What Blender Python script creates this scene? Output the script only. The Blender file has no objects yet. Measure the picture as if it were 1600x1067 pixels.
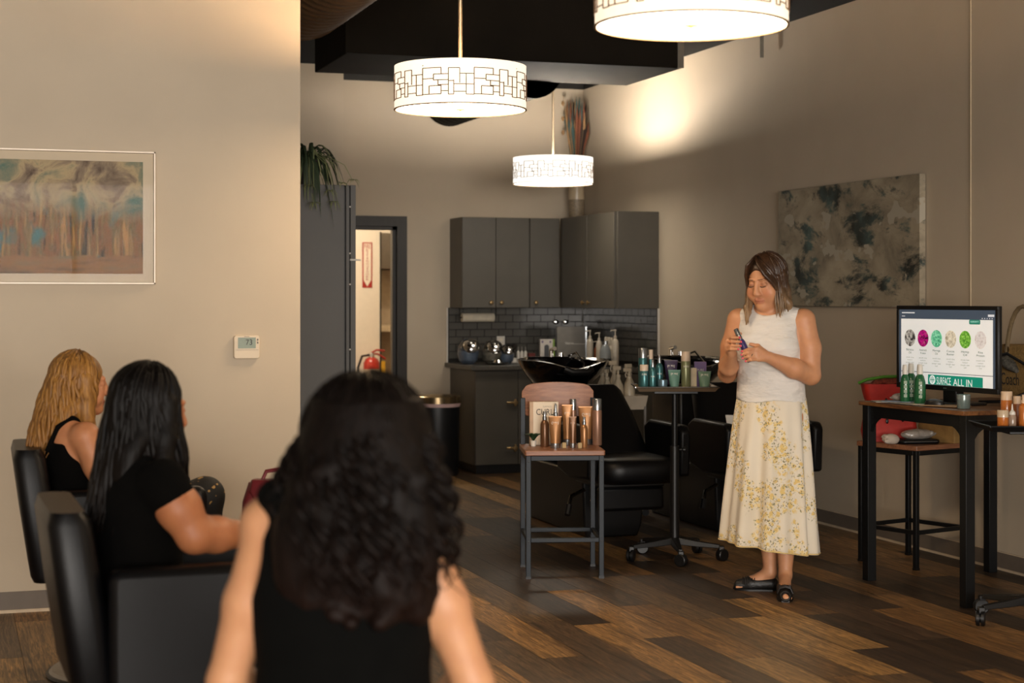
import bpy, bmesh, math, random
import numpy as np
from mathutils import Vector, Matrix, Euler
rnd = random.Random(7)
SC = bpy.context.scene
COL = SC.collection
R = math.radians
PI = math.pi

# ------------------------------------------------------------------ camera
cam_d = bpy.data.cameras.new('camera')
cam = bpy.data.objects.new('camera', cam_d); COL.objects.link(cam)
cam.location = (0, 0, 1.43)
cam.rotation_euler = (R(90), 0, R(-18.325))
cam_d.sensor_width = 36; cam_d.lens = 59.85
cam_d.shift_y = -0.0422
cam_d.clip_end = 100
cam_d.dof.use_dof = True; cam_d.dof.focus_distance = 8.4; cam_d.dof.aperture_fstop = 3.2
SC.camera = cam
# ------------------------------------------------------------------ world, daylight, exposure
w = bpy.data.worlds.new('world'); SC.world = w; w.use_nodes = True
w.node_tree.nodes['Background'].inputs[0].default_value = (0.75, 0.85, 1.0, 1)
w.node_tree.nodes['Background'].inputs[1].default_value = 0.6
def area_light(name, loc, rot, sx, sy, power, col):
    l = bpy.data.lights.new(name, 'AREA'); l.shape = 'RECTANGLE'; l.size = sx; l.size_y = sy
    l.energy = power; l.color = col
    o = bpy.data.objects.new(name, l); COL.objects.link(o); o.location = loc; o.rotation_euler = rot
    return o
# daylight entering through the shop windows behind the camera
area_light('daylight', (-0.6, -7.35, 1.65), (R(90), 0, 0), 8.6, 2.6, 1050, (1.0, 0.93, 0.85))
SC.view_settings.view_transform = 'Standard'
SC.view_settings.look = 'None'
SC.view_settings.gamma = 1.0
SC.view_settings.use_curve_mapping = False
SC.view_settings.exposure = 0.48
SC.cycles.max_bounces = 8
SC.cycles.use_denoising = True

# ------------------------------------------------------------------ helpers: colour, materials
def lin(h):
    h = h.lstrip('#')
    out = []
    for i in (0, 2, 4):
        c = int(h[i:i+2], 16) / 255
        out.append(c / 12.92 if c <= .04045 else ((c + .055) / 1.055) ** 2.4)
    return tuple(out) + (1,)
MATS = {}
def mat(name, col, rough=.5, metal=0, var=.08, scale=18, bump=0, coat=0, spec=.5, emis=0, emcol=None, stretch=None, trans=0, bscale=None):
    if name in MATS: return MATS[name]
    m = bpy.data.materials.new(name); m.use_nodes = True
    nt = m.node_tree; b = nt.nodes['Principled BSDF']
    c = lin(col)
    tc = nt.nodes.new('ShaderNodeTexCoord'); no = nt.nodes.new('ShaderNodeTexNoise')
    no.inputs['Scale'].default_value = scale; no.inputs['Detail'].default_value = 4
    src = tc.outputs['Object']
    if stretch:
        mp = nt.nodes.new('ShaderNodeMapping'); mp.inputs['Scale'].default_value = stretch
        nt.links.new(src, mp.inputs[0]); src = mp.outputs[0]
    nt.links.new(src, no.inputs['Vector'])
    rp = nt.nodes.new('ShaderNodeValToRGB')
    rp.color_ramp.elements[0].position = .3; rp.color_ramp.elements[1].position = .7
    rp.color_ramp.elements[0].color = tuple(v * (1 - var) for v in c[:3]) + (1,)
    rp.color_ramp.elements[1].color = tuple(min(1, v * (1 + var)) for v in c[:3]) + (1,)
    nt.links.new(no.outputs['Fac'], rp.inputs[0]); nt.links.new(rp.outputs[0], b.inputs['Base Color'])
    b.inputs['Roughness'].default_value = rough; b.inputs['Metallic'].default_value = metal
    b.inputs['Specular IOR Level'].default_value = spec
    b.inputs['Coat Weight'].default_value = coat; b.inputs['Coat Roughness'].default_value = .08
    b.inputs['Transmission Weight'].default_value = trans
    if emis:
        b.inputs['Emission Color'].default_value = lin(emcol or col); b.inputs['Emission Strength'].default_value = emis
    if bump:
        bp = nt.nodes.new('ShaderNodeBump'); bp.inputs['Strength'].default_value = bump; bp.inputs['Distance'].default_value = .01
        s2 = no.outputs['Fac']
        if bscale:
            n2 = nt.nodes.new('ShaderNodeTexNoise'); n2.inputs['Scale'].default_value = bscale; n2.inputs['Detail'].default_value = 3
            nt.links.new(src, n2.inputs['Vector']); s2 = n2.outputs['Fac']
        nt.links.new(s2, bp.inputs['Height']); nt.links.new(bp.outputs[0], b.inputs['Normal'])
    MATS[name] = m
    return m
def nodes(m):
    nt = m.node_tree
    return nt, nt.nodes['Principled BSDF'], lambda t, **k: _n(nt, t, **k)
def _n(nt, t, **k):
    n = nt.nodes.new(t)
    for a, v in k.items():
        if a in n.inputs: n.inputs[a].default_value = v
        else: setattr(n, a, v)
    return n
def ramp(nt, src, stops):
    r = nt.nodes.new('ShaderNodeValToRGB'); e = r.color_ramp.elements
    while len(e) < len(stops): e.new(.5)
    for el, (p, c) in zip(e, stops):
        el.position = p; el.color = lin(c) if isinstance(c, str) else c
    nt.links.new(src, r.inputs[0]); return r.outputs[0]
def mixc(nt, f, a, b, mode='MIX'):
    m = nt.nodes.new('ShaderNodeMix'); m.data_type = 'RGBA'; m.blend_type = mode
    if isinstance(f, (int, float)): m.inputs[0].default_value = f
    else: nt.links.new(f, m.inputs[0])
    for i, v in ((6, a), (7, b)):
        if isinstance(v, str): m.inputs[i].default_value = lin(v)
        else: nt.links.new(v, m.inputs[i])
    return m.outputs[2]
def coords(nt, scale=(1, 1, 1), kind='Object', loc=(0, 0, 0)):
    tc = nt.nodes.new('ShaderNodeTexCoord'); mp = nt.nodes.new('ShaderNodeMapping')
    mp.inputs['Scale'].default_value = scale; mp.inputs['Location'].default_value = loc
    nt.links.new(tc.outputs[kind], mp.inputs[0]); return mp.outputs[0]
def noise(nt, vec, scale, detail=4, rough=.5, dist=0):
    n = nt.nodes.new('ShaderNodeTexNoise'); n.inputs['Scale'].default_value = scale
    n.inputs['Detail'].default_value = detail; n.inputs['Roughness'].default_value = rough; n.inputs['Distortion'].default_value = dist
    nt.links.new(vec, n.inputs['Vector']); return n.outputs['Fac']

# ------------------------------------------------------------------ helpers: meshes
class MB:
    def __init__(s): s.v = []; s.f = []
    def add(s, vs, fs):
        o = len(s.v); s.v += [tuple(p) for p in vs]; s.f += [tuple(i + o for i in f) for f in fs]; return s
    def box(s, x0, x1, y0, y1, z0, z1, M=None):
        vs = [Vector((x, y, z)) for z in (z0, z1) for y in (y0, y1) for x in (x0, x1)]
        if M: vs = [M @ p for p in vs]
        return s.add(vs, [(0, 2, 3, 1), (4, 5, 7, 6), (0, 1, 5, 4), (2, 6, 7, 3), (0, 4, 6, 2), (1, 3, 7, 5)])
    def cbox(s, c, size, M=None):
        return s.box(c[0]-size[0]/2, c[0]+size[0]/2, c[1]-size[1]/2, c[1]+size[1]/2, c[2]-size[2]/2, c[2]+size[2]/2, M)
    def rings(s, rings, cap0=True, cap1=True, closed=True):
        n = len(rings[0]); vs = [p for r in rings for p in r]; fs = []
        for i in range(len(rings) - 1):
            for j in range(n if closed else n - 1):
                k = (j + 1) % n
                fs.append((i*n+j, i*n+k, (i+1)*n+k, (i+1)*n+j))
        if cap0: fs.append(tuple(range(n))[::-1])
        if cap1: fs.append(tuple((len(rings)-1)*n + j for j in range(n)))
        return s.add(vs, fs)
    def lathe(s, prof, n=24, c=(0, 0, 0), M=None, sx=1, sy=1, caps=True):
        rs = []
        for r, z in prof:
            ring = [Vector((c[0] + r*sx*math.cos(2*PI*j/n), c[1] + r*sy*math.sin(2*PI*j/n), c[2] + z)) for j in range(n)]
            if M: ring = [M @ p for p in ring]
            rs.append(ring)
        return s.rings(rs, caps, caps)
    def tube(s, pts, r, n=8, caps=True, flat=1.0):
        pts = [Vector(p) for p in pts]; rs = []
        rad = r if isinstance(r, (list, tuple)) else [r] * len(pts)
        t0 = (pts[1] - pts[0]).normalized()
        up = Vector((0, 0, 1)) if abs(t0.z) < .9 else Vector((1, 0, 0))
        nrm = t0.cross(up).normalized()
        for i, p in enumerate(pts):
            t = (pts[min(i+1, len(pts)-1)] - pts[max(i-1, 0)])
            if t.length < 1e-9: t = t0
            t = t.normalized()
            nrm = (nrm - t * nrm.dot(t))
            nrm = nrm.normalized() if nrm.length > 1e-6 else t.orthogonal().normalized()
            b = t.cross(nrm)
            rs.append([p + (nrm * math.cos(2*PI*j/n) + b * math.sin(2*PI*j/n) * flat) * rad[i] for j in range(n)])
        return s.rings(rs, caps, caps)
    def prism(s, poly, z0, z1, M=None):
        n = len(poly); vs = [Vector((x, y, z)) for z in (z0, z1) for x, y in poly]
        if M: vs = [M @ p for p in vs]
        return s.add(vs, [tuple(range(n))[::-1], tuple(range(n, 2*n))] + [(j, (j+1) % n, n+(j+1) % n, n+j) for j in range(n)])
    def grid(s, fn, nu, nv):
        vs = [fn(i/nu, j/nv) for j in range(nv+1) for i in range(nu+1)]
        return s.add(vs, [(j*(nu+1)+i, j*(nu+1)+i+1, (j+1)*(nu+1)+i+1, (j+1)*(nu+1)+i) for j in range(nv) for i in range(nu)])
    def mesh(s, name, smooth=True, ang=35):
        me = bpy.data.meshes.new(name); me.from_pydata([tuple(p) for p in s.v], [], s.f)
        bm = bmesh.new(); bm.from_mesh(me); bmesh.ops.recalc_face_normals(bm, faces=bm.faces); bm.to_mesh(me); bm.free()
        if smooth:
            me.shade_smooth(); me.set_sharp_from_angle(angle=R(ang))
        return me
def link(name, me, m, parent=None, bevel=0, kind=None, label=None, loc=None):
    o = bpy.data.objects.new(name, me)
    if m is not None:
        for mm in (m if isinstance(m, list) else [m]): me.materials.append(mm)
    COL.objects.link(o)
    if parent is not None: o.parent = parent
    if loc: o.location = loc
    if bevel:
        b = o.modifiers.new('bevel', 'BEVEL'); b.width = bevel; b.segments = 2; b.limit_method = 'ANGLE'; b.angle_limit = R(40)
    if kind: o['kind'] = kind
    if label: o['label'] = label
    return o
def part(name, mb, m, parent=None, bevel=0, smooth=True, ang=35, **k):
    return link(name, mb.mesh(name, smooth, ang), m, parent, bevel, **k)
def thing(name, label, cat, loc=(0, 0, 0), rz=0, group=None):
    o = bpy.data.objects.new(name, None); COL.objects.link(o); o.empty_display_size = .1
    o.location = loc; o.rotation_euler = (0, 0, rz)
    return tag(o, label, cat, group)
def tag(o, label, cat, group=None):
    o['label'] = label; o['category'] = cat
    if group: o['group'] = group
    return o
def struct(name, mb, m, smooth=False, **k):
    o = part(name, mb, m, None, smooth=smooth, **k); o['kind'] = 'structure'; return o
def copy_tree(o, parent=None):
    c = o.copy(); COL.objects.link(c)
    if parent is not None: c.parent = parent
    for ch in list(o.children): copy_tree(ch, c)
    return c
def rpoly(x0, x1, y0, y1, r, n=5):
    out = []
    for cx, cy, a in ((x1-r, y1-r, 0), (x0+r, y1-r, 90), (x0+r, y0+r, 180), (x1-r, y0+r, 270)):
        for i in range(n + 1):
            t = R(a + 90*i/n); out.append((cx + r*math.cos(t), cy + r*math.sin(t)))
    return out
TEXTS = {}
def make_texts(strings):
    obs = []
    for st in strings:
        cu = bpy.data.curves.new('text', 'FONT'); cu.body = st; cu.size = 1; cu.align_x = 'CENTER'; cu.align_y = 'CENTER'; cu.resolution_u = 3
        o = bpy.data.objects.new('text', cu); COL.objects.link(o); obs.append(o)
    dg = bpy.context.evaluated_depsgraph_get()
    for st, o in zip(strings, obs):
        me = bpy.data.meshes.new_from_object(o.evaluated_get(dg)); TEXTS[st] = me
    for o in obs:
        cu = o.data; bpy.data.objects.remove(o); bpy.data.curves.remove(cu)
def text(name, st, width, height, loc, M, m, parent):
    """flat print: the text mesh scaled to width x height, laid on the plane given by M"""
    me = TEXTS[st].copy(); n = len(me.vertices)
    co = np.empty(n*3, dtype=np.float32); me.vertices.foreach_get('co', co); co = co.reshape(-1, 3)
    lo, hi = co.min(0), co.max(0); sp = np.maximum(hi - lo, 1e-6)
    co[:, 0] = ((co[:, 0] - lo[0]) / sp[0] - .5) * width; co[:, 1] = ((co[:, 1] - lo[1]) / sp[1] - .5) * height
    co[:, 2] = 0
    A = np.array(M.to_3x3()); co = co @ A.T + np.array(loc)
    me.vertices.foreach_set('co', co.astype(np.float32).ravel()); me.materials.clear()
    return link(name, me, m, parent)
FRONT = Matrix.Rotation(R(90), 3, 'X')        # text plane facing -Y
make_texts(['73', 'FIRE', 'CURLS', 'SURFACE', 'ALL IN', 'Coach', 'TASSEL', 'TRINITY', 'blowout', 'PURE', 'BASSU',
            'Babassu\nOil', 'Amaranth\nProtein', 'Moringa\nOil', 'Cocoa\nButter', 'Hemp\nOil', 'Rice\nProtein'] + list('EXTINGUSHR') + ['smooth shine\nmoisture\nstrength repair\nhold', 'INGREDIENTS'])

# ------------------------------------------------------------------ helpers: organic surfaces (distance field + surface nets)
class Field:
    def __init__(s, lo, hi, h):
        s.lo = np.array(lo, float); s.h = h
        s.n = np.ceil((np.array(hi) - s.lo) / h).astype(int) + 1
        s.D = np.full(s.n, .3, np.float32)
        s.ax = [(s.lo[i] + h*np.arange(s.n[i])).astype(np.float32) for i in range(3)]
    def win(s, lo, hi):
        a = np.clip(np.floor((np.array(lo) - s.lo) / s.h).astype(int), 0, s.n)
        b = np.clip(np.ceil((np.array(hi) - s.lo) / s.h).astype(int) + 1, 0, s.n)
        sl = tuple(slice(a[i], b[i]) for i in range(3))
        return sl, s.ax[0][sl[0]][:, None, None], s.ax[1][sl[1]][None, :, None], s.ax[2][sl[2]][None, None, :]
    def comb(s, sl, d, k, op):
        c = s.D[sl]
        if c.size == 0: return
        d = d.astype(np.float32)
        if op == 'u':
            hh = np.maximum(k - np.abs(c - d), 0) / k if k else 0
            s.D[sl] = np.minimum(c, d) - hh*hh*k/4
        else:
            d = -d
            hh = np.maximum(k - np.abs(c - d), 0) / k if k else 0
            s.D[sl] = np.maximum(c, d) + hh*hh*k/4
    def cone(s, a, b, ra, rb, k=.01, op='u'):
        a = np.array(a, float); b = np.array(b, float); m = max(ra, rb) + k + .02
        sl, X, Y, Z = s.win(np.minimum(a, b) - m, np.maximum(a, b) + m)
        ba = b - a; L = max(ba @ ba, 1e-9)
        t = np.clip(((X-a[0])*ba[0] + (Y-a[1])*ba[1] + (Z-a[2])*ba[2]) / L, 0, 1)
        d = np.sqrt((X-a[0]-t*ba[0])**2 + (Y-a[1]-t*ba[1])**2 + (Z-a[2]-t*ba[2])**2) - (ra + (rb-ra)*t)
        s.comb(sl, d, k, op); return s
    def chain(s, pts, rs, k=.01, op='u'):
        for i in range(len(pts)-1): s.cone(pts[i], pts[i+1], rs[i], rs[i+1], k, op)
        return s
    def ell(s, c, r, k=.01, op='u', M=None, Rm=None):
        c = Vector(c)
        rot = np.eye(3)
        if M is not None: rot = np.array(M.to_3x3()); c = M @ c
        if Rm is not None: rot = rot @ np.array(Rm.to_3x3())
        m = max(r) + k + .02
        sl, X, Y, Z = s.win(np.array(c) - m, np.array(c) + m)
        x, y, z = X - c[0], Y - c[1], Z - c[2]
        q = [rot[0, i]*x + rot[1, i]*y + rot[2, i]*z for i in range(3)]
        k0 = np.sqrt(sum((q[i]/r[i])**2 for i in range(3))); k1 = np.sqrt(sum((q[i]/r[i]**2)**2 for i in range(3))) + 1e-6
        s.comb(sl, k0*(k0-1)/k1, k, op); return s
    def stack(s, secs, k=.01, op='u', M=None):
        secs = np.array(secs, float); m = secs[:, 3:].max() + .06 + k
        lo = (secs[:, 1].min()-m, secs[:, 2].min()-m, secs[0, 0]-.05); hi = (secs[:, 1].max()+m, secs[:, 2].max()+m, secs[-1, 0]+.05)
        sl, X, Y, Z = s.win(lo, hi)
        zz = Z.ravel(); zi = np.linspace(secs[0, 0], secs[-1, 0], 200)
        ip = []
        for c in range(1, 5):
            v = np.interp(zi, secs[:, 0], secs[:, c]); ker = np.hanning(31); ker /= ker.sum()
            v = np.convolve(np.pad(v, 15, mode='edge'), ker, 'valid'); ip.append(np.interp(zz, zi, v)[None, None, :])
        q = np.sqrt(((X-ip[0])/ip[2])**2 + ((Y-ip[1])/ip[3])**2)
        d = (q - 1) * np.minimum(ip[2], ip[3])
        d = np.maximum(d, np.maximum(secs[0, 0] - Z, Z - secs[-1, 0]))
        s.comb(sl, d, k, op); return s
    def cut(s, fn):                       # keep where fn<0
        d = fn(s.ax[0][:, None, None], s.ax[1][None, :, None], s.ax[2][None, None, :])
        s.D = np.maximum(s.D, d.astype(np.float32) + np.zeros_like(s.D)); return s
    def nets(s):
        D = s.D.copy()
        for ax in range(3):
            i0 = [slice(None)]*3; i0[ax] = 0; D[tuple(i0)] = .05; i0[ax] = -1; D[tuple(i0)] = .05
        S = D < 0; nx, ny, nz = D.shape
        cnt = np.zeros((nx-1, ny-1, nz-1), np.uint8)
        for i in (0, 1):
            for j in (0, 1):
                for k in (0, 1): cnt += S[i:nx-1+i, j:ny-1+j, k:nz-1+k]
        act = (cnt > 0) & (cnt < 8); idx = np.full(act.shape, -1, np.int64); cells = np.argwhere(act); idx[act] = np.arange(len(cells))
        P = np.zeros((len(cells), 3)); N = np.zeros(len(cells))
        cor = [(0,0,0),(1,0,0),(0,1,0),(1,1,0),(0,0,1),(1,0,1),(0,1,1),(1,1,1)]
        dv = [D[cells[:, 0]+c[0], cells[:, 1]+c[1], cells[:, 2]+c[2]] for c in cor]
        for a, b in ((0,1),(2,3),(4,5),(6,7),(0,2),(1,3),(4,6),(5,7),(0,4),(1,5),(2,6),(3,7)):
            da, db = dv[a], dv[b]; cr = (da < 0) != (db < 0)
            t = np.where(cr, da / np.where(cr, da - db, 1), 0)
            P += (np.array(cor[a]) + t[:, None]*(np.array(cor[b]) - np.array(cor[a]))) * cr[:, None]; N += cr
        V = s.lo + s.h*(cells + P / N[:, None]); F = []
        for ax in range(3):
            u, v = (ax+1) % 3, (ax+2) % 3
            A = S.take(range(0, S.shape[ax]-1), ax); B = S.take(range(1, S.shape[ax]), ax)
            e = np.argwhere(A != B)
            ok = (e[:, u] > 0) & (e[:, v] > 0) & (e[:, u] < D.shape[u]-1) & (e[:, v] < D.shape[v]-1); e = e[ok]
            fl = A[e[:, 0], e[:, 1], e[:, 2]]
            def g(du, dvv):
                q = e.copy(); q[:, u] += du; q[:, v] += dvv; return idx[q[:, 0], q[:, 1], q[:, 2]]
            Q = np.stack([g(-1, -1), g(0, -1), g(0, 0), g(-1, 0)], 1)
            Q[~fl] = Q[~fl][:, ::-1]; F.append(Q)
        return V, np.concatenate(F)
    def mesh(s, name, it=1, tint=None):
        V, F = s.nets()
        if it:                           # light relaxation
            e = np.concatenate([F[:, [0, 1]], F[:, [1, 2]], F[:, [2, 3]], F[:, [3, 0]]])
            for _ in range(it):
                acc = np.zeros_like(V); n = np.zeros(len(V))
                for c in range(3): acc[:, c] = np.bincount(e[:, 0], V[e[:, 1], c], len(V)) + np.bincount(e[:, 1], V[e[:, 0], c], len(V))
                n = np.bincount(e[:, 0], minlength=len(V)) + np.bincount(e[:, 1], minlength=len(V))
                V = V*.4 + .6*acc/n[:, None]
        me = bpy.data.meshes.new(name)
        me.vertices.add(len(V)); me.vertices.foreach_set('co', V.astype(np.float32).ravel())
        me.loops.add(F.size); me.loops.foreach_set('vertex_index', F.astype(np.int32).ravel())
        me.polygons.add(len(F)); me.polygons.foreach_set('loop_start', np.arange(0, F.size, 4, dtype=np.int32))
        me.update(calc_edges=True); me.validate(); me.shade_smooth()
        if tint is not None:
            at = me.color_attributes.new('tint', 'FLOAT_COLOR', 'POINT')
            c = np.ones((len(V), 4), np.float32); c[:, :3] = tint(V); at.data.foreach_set('color', c.ravel())
        return me

# ------------------------------------------------------------------ shared materials
M_wall = mat('wall_paint', '#bfb09a', .75, var=.03, scale=3, bump=.03, bscale=180)
M_blackpaint = mat('black_ceiling_paint', '#17140f', .6, var=.15, scale=4)
M_base = mat('rubber_base', '#6d6257', .6, var=.05)
M_caulk = mat('caulk', '#cbb79c', .7)
M_cab = mat('cabinet_grey', '#504b42', .45, var=.05, scale=6)
M_blackmetal = mat('black_metal', '#0f1113', .42, .3)
M_bluemetal = mat('gunmetal', '#1a2128', .5, .3, var=.12)
M_leather = mat('black_leather', '#070709', .4, var=.2, scale=60, bump=.1, bscale=260, spec=.3)
M_chrome = mat('chrome', '#d8d8d8', .12, 1, var=.02)
M_silver = mat('silver_plastic', '#9fa3a6', .25, .9, var=.03)
M_white = mat('white_plastic', '#d9d3c8', .4, var=.03)
M_cream = mat('cream_paint', '#e9e0cf', .7, var=.02)
M_brass = mat('brass_knob', '#b09468', .3, .9)
M_black = mat('black_plastic', '#0c0c0d', .4)
M_gloss = mat('black_ceramic', '#050506', .06, coat=.6, var=.1)
M_paper = mat('paper', '#d8d0c3', .8, var=.05)
M_ink = mat('dark_ink', '#33302e', .7)
M_glass = mat('clear_glass', '#f2f5f5', .04, trans=1, var=0)
def pane_mat():
    m = bpy.data.materials.new('picture_glass'); m.use_nodes = True; nt = m.node_tree; nt.nodes.remove(nt.nodes['Principled BSDF'])
    t = nt.nodes.new('ShaderNodeBsdfTransparent'); g = nt.nodes.new('ShaderNodeBsdfGlossy'); g.inputs['Roughness'].default_value = .02
    fr = nt.nodes.new('ShaderNodeFresnel'); fr.inputs[0].default_value = 1.09; mx = nt.nodes.new('ShaderNodeMixShader')
    nt.links.new(fr.outputs[0], mx.inputs[0]); nt.links.new(t.outputs[0], mx.inputs[1]); nt.links.new(g.outputs[0], mx.inputs[2])
    nt.links.new(mx.outputs[0], nt.nodes['Material Output'].inputs[0]); return m
M_pane = pane_mat()
def wood(name, stops, stretch=(3, 40, 3), rough=.45, rand=False):
    m = mat(name, '#806040', rough); nt, b, N = nodes(m)
    v = coords(nt, stretch)
    if rand:
        oi = nt.nodes.new('ShaderNodeObjectInfo'); mu = _n(nt, 'ShaderNodeVectorMath', operation='SCALE'); mu.inputs[3].default_value = 1
        cx = nt.nodes.new('ShaderNodeCombineXYZ'); ml = _n(nt, 'ShaderNodeMath', operation='MULTIPLY'); ml.inputs[1].default_value = 137
        nt.links.new(oi.outputs['Random'], ml.inputs[0]); nt.links.new(ml.outputs[0], cx.inputs[0]); nt.links.new(ml.outputs[0], cx.inputs[1])
        ad = _n(nt, 'ShaderNodeVectorMath', operation='ADD'); nt.links.new(v, ad.inputs[0]); nt.links.new(cx.outputs[0], ad.inputs[1]); v = ad.outputs[0]
    g = noise(nt, v, 1, 6, .62, 1.2)
    col = ramp(nt, g, stops)
    if rand:
        tone = ramp(nt, oi.outputs['Random'], [(0, '#30251b'), (.13, '#382c21'), (.18, '#5f4a30'), (.32, '#7a5c38'), (.38, '#43352a'), (.5, '#4d3e30'), (.56, '#8f6e46'), (.7, '#7d6545'), (.76, '#382c23'), (.86, '#5d4c38'), (.92, '#96774b'), (1, '#6a5840')])
        vb = _n(nt, 'ShaderNodeVectorMath', operation='MULTIPLY'); vb.inputs[1].default_value = (.36, .6, 1); nt.links.new(v, vb.inputs[0])
        g2 = noise(nt, vb.outputs[0], 1, 5, .55, 1.5)
        gb = ramp(nt, g2, [(.32, (.42, .40, .38, 1)), (.44, (.95, .92, .88, 1)), (.5, (1.55, 1.48, 1.35, 1)), (.56, (.7, .68, .66, 1)), (.68, (1.45, 1.38, 1.25, 1))])
        gv = ramp(nt, g, [(.30, (.3, .3, .3, 1)), (.42, (.8, .78, .75, 1)), (.49, (1.5, 1.42, 1.3, 1)), (.54, (.55, .55, .55, 1)), (.62, (1.1, 1.05, 1, 1)), (.7, (1.9, 1.8, 1.65, 1))])
        col = mixc(nt, 1.0, mixc(nt, 1.0, tone, gv, 'MULTIPLY'), gb, 'MULTIPLY')
    nt.links.new(col, b.inputs['Base Color'])
    bp = _n(nt, 'ShaderNodeBump'); bp.inputs['Strength'].default_value = .12; bp.inputs['Distance'].default_value = .004
    nt.links.new(g, bp.inputs['Height']); nt.links.new(bp.outputs[0], b.inputs['Normal'])
    return m
M_plank = wood('floor_plank', [(.3, '#150f0b'), (.42, '#4e3822'), (.49, '#8a6840'), (.54, '#33251a'), (.62, '#6a4e30'), (.7, '#b88f5a')], (48, 1.9, 10), .45, True)
M_wood = wood('walnut_laminate', [(.3, '#6e4630'), (.5, '#8a5b40'), (.7, '#9c6c4e')], (6, 60, 60), .4)
M_woodtop = wood('rustic_wood_top', [(.25, '#2f1d12'), (.45, '#6d4426'), (.6, '#8f5f34'), (.75, '#4a2e1a')], (30, 3, 20), .4)
M_darkwood = mat('dark_door_frame', '#241f19', .4, var=.25, scale=2, stretch=(20, 20, 2))

# ------------------------------------------------------------------ structure
XR, YB, YL, ZT, ZC = 5.265, 13.91, 8.07, 3.25, 4.2
# floor: subfloor + planks 0.178 x 1.22 m running along the room
floor = struct('floor', MB().box(-6.2, XR, -7.2, 19.2, -.12, -.012), mat('subfloor', '#1a140f', .8))
PW, PL = .178, 1.22
pl_me = MB().box(-PW/2+.0008, PW/2-.0008, -PL/2+.0008, PL/2-.0008, -.012, 0).mesh('plank', False)
pl_me.materials.append(M_plank)
cand = []; rest = MB()
sn, cs = math.sin(R(18.325)), math.cos(R(18.325))
row = 0; x = XR - PW/2
while x > -6.2:
    y = -7.2 + rnd.random()*PL
    while y < 19.2:
        d = sn*x + cs*y; u = 800 + 2660*(cs*x - sn*y)/d if d > .5 else -9999
        vv = 466 + 2660*1.43/d if d > .5 else 9999
        hid = y > YL + .3 and u < 520 or (y > YB)
        if d > 3.2 and -60 < u < 1660 and vv < 1240 and not hid: cand.append((1/d/d, x, y))
        else: rest.box(x-PW/2+.0008, x+PW/2-.0008, y-PL/2, y+PL/2-.0016, -.012, 0)
        y += PL
    x -= PW; row += 1
cand.sort(reverse=True)
for i, (_, x, y) in enumerate(cand):
    if i < 300: link('plank', pl_me, None, floor).location = (x, y, 0)
    else: rest.box(x-PW/2+.0008, x+PW/2-.0008, y-PL/2, y+PL/2-.0016, -.012, 0)
part('plank_field', rest, M_plank, floor, smooth=False, kind='stuff')

struct('ceiling', MB().box(-6.2, XR+.2, -7.2, 19.2, ZC, ZC+.1), M_blackpaint)
wr = struct('wall_right', MB().box(XR, XR+.15, -7.2, 19.2, 0, ZT), M_wall)
part('upper_band', MB().box(XR+.001, XR+.15, -7.2, 19.2, ZT, ZC), M_blackpaint, wr, smooth=False)
# picture wall facing the camera
wl = struct('wall_left', MB().box(-6.2, 1.603, YL, YL+.14, 0, ZC), M_wall)
# back wall with doorway
DX0, DX1, DZ = 2.95, 3.585, 2.035
wb = struct('wall_back', MB().box(-2, DX0, YB, YB+.13, 0, ZT).box(DX1, XR, YB, YB+.13, 0, ZT).box(DX0, DX1, YB, YB+.13, DZ, ZT), M_wall)
part('upper_band', MB().box(-2, XR, YB, YB+.13, ZT, ZC), M_blackpaint, wb, smooth=False)
struct('wall_alcove', MB().box(.9, 2.93, 13.03, YB-.001, 0, ZT), M_wall)
part('upper_band', MB().box(.9, 2.93, 13.02, YB-.001, ZT, ZC), M_blackpaint, bpy.data.objects['wall_alcove'], smooth=False)
struct('wall_side', MB().box(.76, .9, YL+.14, YB, 0, ZC), M_wall)
struct('wall_far_left', MB().box(-6.35, -6.2, -7.2, YL, 0, ZC), M_wall)
# front wall with shop windows behind the camera
wf = struct('wall_front', MB().box(-6.2, XR, -7.2, -7.05, 0, .3).box(-6.2, XR, -7.2, -7.05, 3.0, ZC).box(-6.2, -5.0, -7.2, -7.05, .3, 3.0).box(3.8, XR, -7.2, -7.05, .3, 3.0), M_wall)
wn = struct('window_1', MB().box(-5.0, 3.8, -7.16, -7.10, .3, .36).box(-5.0, 3.8, -7.16, -7.10, 2.94, 3.0), M_blackmetal)
for i in range(5):
    x = -5.0 + i*2.185; part('mullion', MB().box(x, x+.06, -7.16, -7.10, .36, 2.94), M_blackmetal, wn, smooth=False)
# base boards
bl = struct('baseboard_left', MB().box(-6.2, 1.603, YL-.006, YL, 0, .095), M_base)
part('caulk_strip', MB().box(-6.2, 1.603, YL-.014, YL-.006, 0, .014), M_caulk, bl, smooth=False)
br = struct('baseboard_right', MB().box(XR-.006, XR, -7.05, 11.9, 0, .097), M_base)
part('caulk_strip', MB().box(XR-.014, XR-.006, -7.05, 11.9, 0, .012), M_caulk, br, smooth=False)
part('top_lip', MB().box(XR-.009, XR-.006, -7.05, 11.9, .092, .098), M_caulk, br, smooth=False)
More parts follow.
